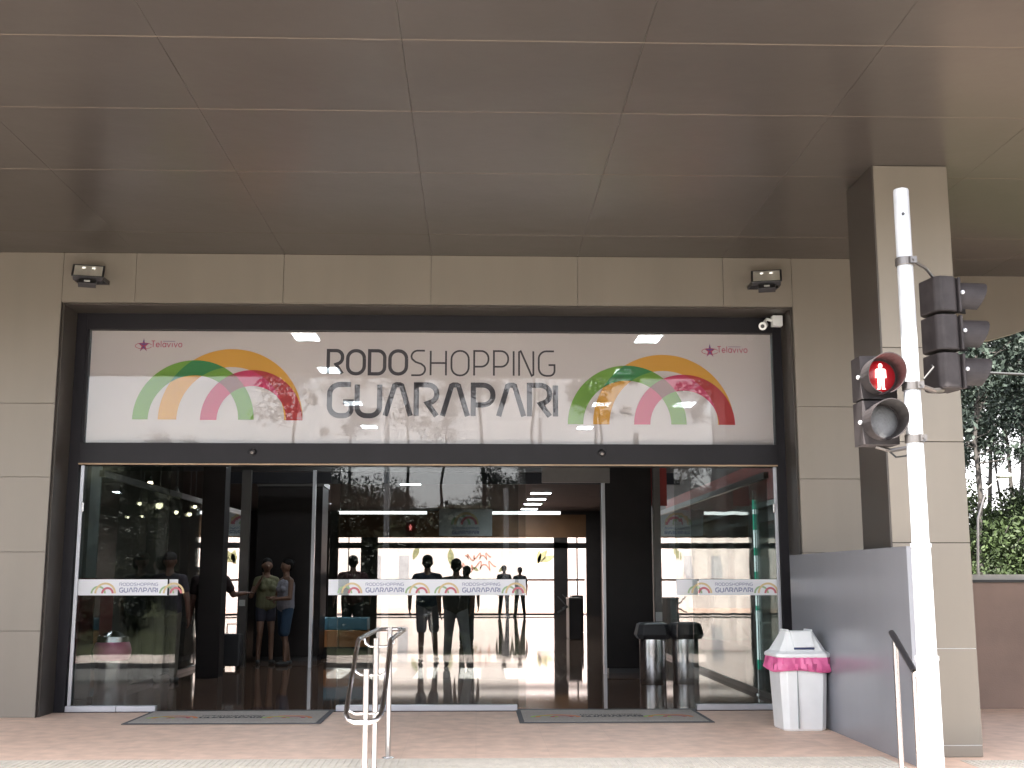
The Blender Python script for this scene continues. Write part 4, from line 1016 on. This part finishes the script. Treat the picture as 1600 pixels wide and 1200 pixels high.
person((-.22, 26.5, .001), PI, 'woman with a dark ponytail half hidden behind the striding person', 1.68, DARK, DARK, 'long', 'pony', female=True)
person((1.05, 46.0, .001), 0.2, 'man in dark clothes standing at the rear doors left of the man in a cap', 1.92, DARK, DARK, 'long', 'short', legs={-1: (-.16, 0), 1: (.12, 0)})
person((1.66, 46.0, .001), -.3, 'man in a cap and dark clothes standing at the rear doors', 1.86, DARK, (.03, .028, .03), 'long', 'cap', legs={-1: (-.17, 0), 1: (.17, 0)})
person((-2.40, 23.3, .001), PI, 'man in a maroon shirt behind the counter of coloured boxes', 1.84, (.06, .018, .02), DARK, 'long', 'short', arms={-1: ((-.30, -.05, 1.14), (-.30, -.2, .98)), 1: ((.32, 0, 1.14), (.36, -.12, .95))}, build=1.1)
person((-3.58, 20.55, .001), .35, 'long haired woman in a pale yellow top and dark shorts', 1.74, (.12, .115, .06), (.03, .03, .045), 'mini', 'long', arms={-1: ((-.27, -.06, 1.13), (-.14, -.17, 1.40)), 1: ((.23, -.04, 1.12), (.12, -.20, 1.08))}, skin='skin_light', sleeve=.3, female=True, build=.92)
person((-3.20, 20.25, .001), -.9, 'woman in a white tank top and blue denim shorts looking down at her hands', 1.72, (.24, .23, .27), (.02, .045, .085), 'shorts', 'bun', arms={-1: ((-.23, -.05, 1.12), (-.08, -.24, 1.12)), 1: ((.23, -.05, 1.12), (.06, -.24, 1.10))}, legs={-1: (-.10, .14), 1: (.12, -.05)}, skin='skin_light', female=True, tank=True, build=.95)
person((-5.20, 18.6, .001), PI - .3, 'person in a dark green shirt standing behind the far left glass beside the pale pillar', 1.74, (.05, .065, .05), (.05, .05, .045), 'long', 'short')
person((-4.30, 16.9, .001), PI, 'person in a grey shirt and pale banded cap behind the left glass panel', 1.76, (.035, .03, .04), (.10, .09, .07), 'long', 'cap', stripe=(.05, .045, .05), legs={-1: (-.12, 0.05), 1: (.13, -.05)})
person((-4.12, 18.7, .001), PI + .4, 'person in dark red clothes reaching out one arm from behind the dark pillar', 1.74, (.022, .010, .011), (.03, .02, .025), 'long', 'short', arms={-1: ((-.36, -.02, 1.18), (-.56, -.05, 1.20)), 1: ((.26, 0, 1.12), (.27, -.06, .87))}, build=1.2, sleeve=.6)

# ------------------------------------------------------------------ vegetation
def leaf_clumps(mb, centers, n, size, m=0, rnd=random):
    for (c, r) in centers:
        for _ in range(n):
            d = Vector((rnd.gauss(0, 1), rnd.gauss(0, 1), rnd.gauss(0, 1))); d.normalize(); p = Vector(c) + d * r * (rnd.random() ** .45)
            a = Vector((rnd.gauss(0, 1), rnd.gauss(0, 1), rnd.gauss(0, 1))).normalized(); b = a.orthogonal().normalized(); b = Matrix.Rotation(rnd.random() * 6, 3, a) @ b
            s = size * rnd.uniform(.6, 1.4)
            mb.add([p - a * s, p + b * s * .45, p + a * s, p - b * s * .45], [(0, 1, 2, 3)], m)
def euc(seed, h=16, crown=.62, n=40, nl=110):
    rnd = random.Random(seed); w = MB(); pts = []; x = y = 0
    for i in range(9):
        t = i / 8; pts.append((x, y, h * t)); x += rnd.uniform(-.25, .25); y += rnd.uniform(-.25, .25)
    w.tube(pts, [.11 * (1 - .80 * i / 8) for i in range(9)], 7)
    cs = []
    for i in range(n):
        t = crown * .5 + (1 - crown * .5) * rnd.random(); k = min(7, int(t * 8)); p = Vector(pts[k]).lerp(Vector(pts[k + 1]), t * 8 - k)
        a = rnd.random() * 2 * PI; L_ = rnd.uniform(.5, 2.3) * (1.15 - t * .7)
        q = p + Vector((math.cos(a) * L_, math.sin(a) * L_, rnd.uniform(.1, .9))); w.tube([p, (p + q) / 2 + Vector((0, 0, -.1)), q], [.035, .025, .01], 5); cs.append((q, rnd.uniform(.35, .95)))
    f = MB(); leaf_clumps(f, cs, nl, .12, 0, rnd)
    return w, f
def bush(seed, rx=2.4, h=3.2, n=34, nl=230, lf=.085):
    rnd = random.Random(seed); w = MB(); cs = []
    for i in range(n):
        a = rnd.random() * 2 * PI; r = rx * math.sqrt(rnd.random()); z = h * (.15 + .8 * rnd.random() * (1 - (r / rx) ** 2 * .6))
        q = Vector((math.cos(a) * r, math.sin(a) * r, z)); w.tube([(0, 0, 0), (q.x * .35, q.y * .35, z * .5), q], [.06, .035, .012], 5); cs.append((q, rnd.uniform(.4, .95)))
    f = MB(); leaf_clumps(f, cs, nl, lf, 0, rnd)
    return w, f
protos = {}
def plant(kind, seed, loc, rz, s, label, cat, group, leafm='leaf'):
    key = (kind, seed, leafm)
    if key not in protos:
        w, f = euc(seed) if kind == 'tree' else bush(seed)
        e = empty('tall_tree' if kind == 'tree' else 'shrub', loc, rz, label=label, cat=cat, group=group)
        w.build('trunk' if kind == 'tree' else 'stem', M['bark'], e, smooth=True); f.build('crown' if kind == 'tree' else 'foliage', M[leafm], e, recalc=False)
        protos[key] = e
    else:
        e = dup(protos[key], loc, rz, label); e['group'] = group
    e.scale = (s, s, s); return e
# bank on the right behind the low wall
def hill(name, f, x0, x1, y0, y1, nx=40, ny=30):
    vs = []; fs = []
    for j in range(ny + 1):
        for i in range(nx + 1):
            x = x0 + (x1 - x0) * i / nx; y = y0 + (y1 - y0) * j / ny; vs.append((x, y, f(x, y)))
    for j in range(ny):
        for i in range(nx): a = j * (nx + 1) + i; fs.append((a, a + 1, a + nx + 2, a + nx + 1))
    me = bpy.data.meshes.new(name); me.from_pydata(vs, [], fs); me.materials.append(M['grass'])
    for p in me.polygons: p.use_smooth = True
    o = bpy.data.objects.new(name, me); col.objects.link(o); tag(o, kind='structure'); return o
def f_right(x, y):
    t = max(0, min(1, (y - 26) / 34)); u = max(0, min(1, (x - 6.5) / 5)); return -.7 + u * (4.6 * t * t * (3 - 2 * t) + .25 * math.sin(x * .7) * t + .2 * math.sin(y * .5 + x) * t)
hill('hillside', f_right, 6.0, 80, 22, 110)
pr = random.Random(3)
places = ['close behind the low wall', 'beside the street lamp', 'at the foot of the bank', 'on the middle of the bank', 'high on the bank', 'near the top of the bank']
k = 0
for row, (yy, n_, step) in enumerate(((27, 6, 2.4), (33, 6, 2.7), (40, 7, 3.0), (48, 8, 3.4))):
    for i in range(n_):
        x = yy * .415 + (i - .8) * step + pr.uniform(-.5, .5)
        if x < 8.2 or not (.36 < x / yy < .60): continue
        s_ = pr.uniform(.75, 1.25) * (.62 + .13 * row)
        plant('shrub', 11 + (k % 3), (x, yy + pr.uniform(-1.5, 1.5), f_right(x, yy) - .1), pr.random() * 6, s_, ['leafy green shrub in the nearest row on the bank right of the column', 'leafy shrub in the second row on the bank right of the column', 'leafy shrub in the third row up the bank right of the column', 'leafy shrub along the top row of the bank right of the column'][row], 'shrub', 'shrubs on the bank right of the column', ('leaf2', 'leaf3', 'leaf2')[k % 3]); k += 1
for i in range(24):
    yy = 38 + (i * 7) % 27; x = yy * (.38 + .0065 * i) + pr.uniform(-.6, .6)
    plant('tree', 31 + i % 3, (x, yy, f_right(x, yy) - .2), pr.random() * 6, pr.uniform(.6, 1.1), 'tall thin eucalyptus on the bank right of the column', 'tree', 'eucalyptus trees on the bank right of the column')
# land behind the camera, seen only as reflections
def f_back(x, y):
    t = max(0, min(1, (-6 - y) / 34)); u = max(0, min(1, (-9 - x) / 7)); return -.7 + (6.3 + 2.3 * u) * t * t * (3 - 2 * t) + .5 * math.sin(x * .23) * t
hill('opposite_hillside', f_back, -70, 60, -110, -4.6)
for i in range(15):
    yy = -30 - (i * 5) % 19; x = -19 + i * 2.5 + pr.uniform(-1, 1)
    if x < -10: continue
    plant('tree', 31 + i % 3, (x, yy, f_back(x, yy) - .2), pr.random() * 6, pr.uniform(.8, 1.2), 'tall eucalyptus across the street mirrored in the entrance glass', 'tree', 'eucalyptus trees across the street')
for i in range(26):
    yy = -9 - (i * 7) % 25; x = -18 + i * 1.4 + pr.uniform(-1, 1)
    plant('shrub', 11 + i % 3, (x, yy, f_back(x, yy) - .1), pr.random() * 6, pr.uniform(.7, 1.2), 'leafy shrub across the street mirrored in the entrance glass', 'shrub', 'shrubs across the street', 'leaf3')

# street lamps
def street_lamp(loc, h, arm, label, hd=-1):
    e = empty('street_lamp', loc, 0, label=label, cat='street lamp')
    w = MB(); w.tube([(0, 0, 0), (0, 0, h * .45), (arm * .12, 0, h * .75), (arm * .5, 0, h * .93), (arm, 0, h)], [.045, .035, .03, .025, .02], 10); w.build('pole', M['steel_dark'], e, smooth=True)
    w = MB(); w.sphere((arm + .12, 0, h + .05), (.22, .12, .08), 16, 8); w.build('lamp_head', M['lampglass'], e, smooth=True)
street_lamp((12.72, 30, -.2), 4.2, .72, 'curved grey street lamp with a white head in front of the trees')
e = empty('overhead_cable', (5.6, 20, 5.05), label='thin black cable crossing the trees right of the vehicle signal', cat='cable')
w = MB(); w.tube([(0, 0, .05), (6, 1, -.02), (14, 2, -.02), (24, 4, .2)], .025, 8); w.build('wire', M['cable'], e)
for x, y, h in ((-2.3, -3.6, 6.5), (1.6, -3.9, 6.0), (.75, -4.1, 4.2), (-4.6, -3.8, 5.0)):
    e = empty('street_pole', (x, y, SY), label={-2.3: 'tall pale pole across the street, nearest the mirrored red signal', 1.6: 'tall pale pole with a square plate across the street', .75: 'shorter pale pole across the street', -4.6: 'pale pole across the street at the far left'}[x], cat='pole')
    w = MB(); w.cone((0, 0, 0), .09, (0, 0, h), .06, 14); w.build('shaft', M['galv'], e, smooth=True)
    w = MB()
    if x == 1.6: w.box(-.3, .3, .07, .09, 2.9, 3.6)
    else: w.lathe([(.085, h * .6), (.085, h * .6 + .05)], n=14)
    w.build('plate' if x == 1.6 else 'collar', M['galv'], e)
es_ = dup(psig, (-1.66, -3.4, 2.55), PI, 'pedestrian signal with a red figure across the street mirrored in the glass')
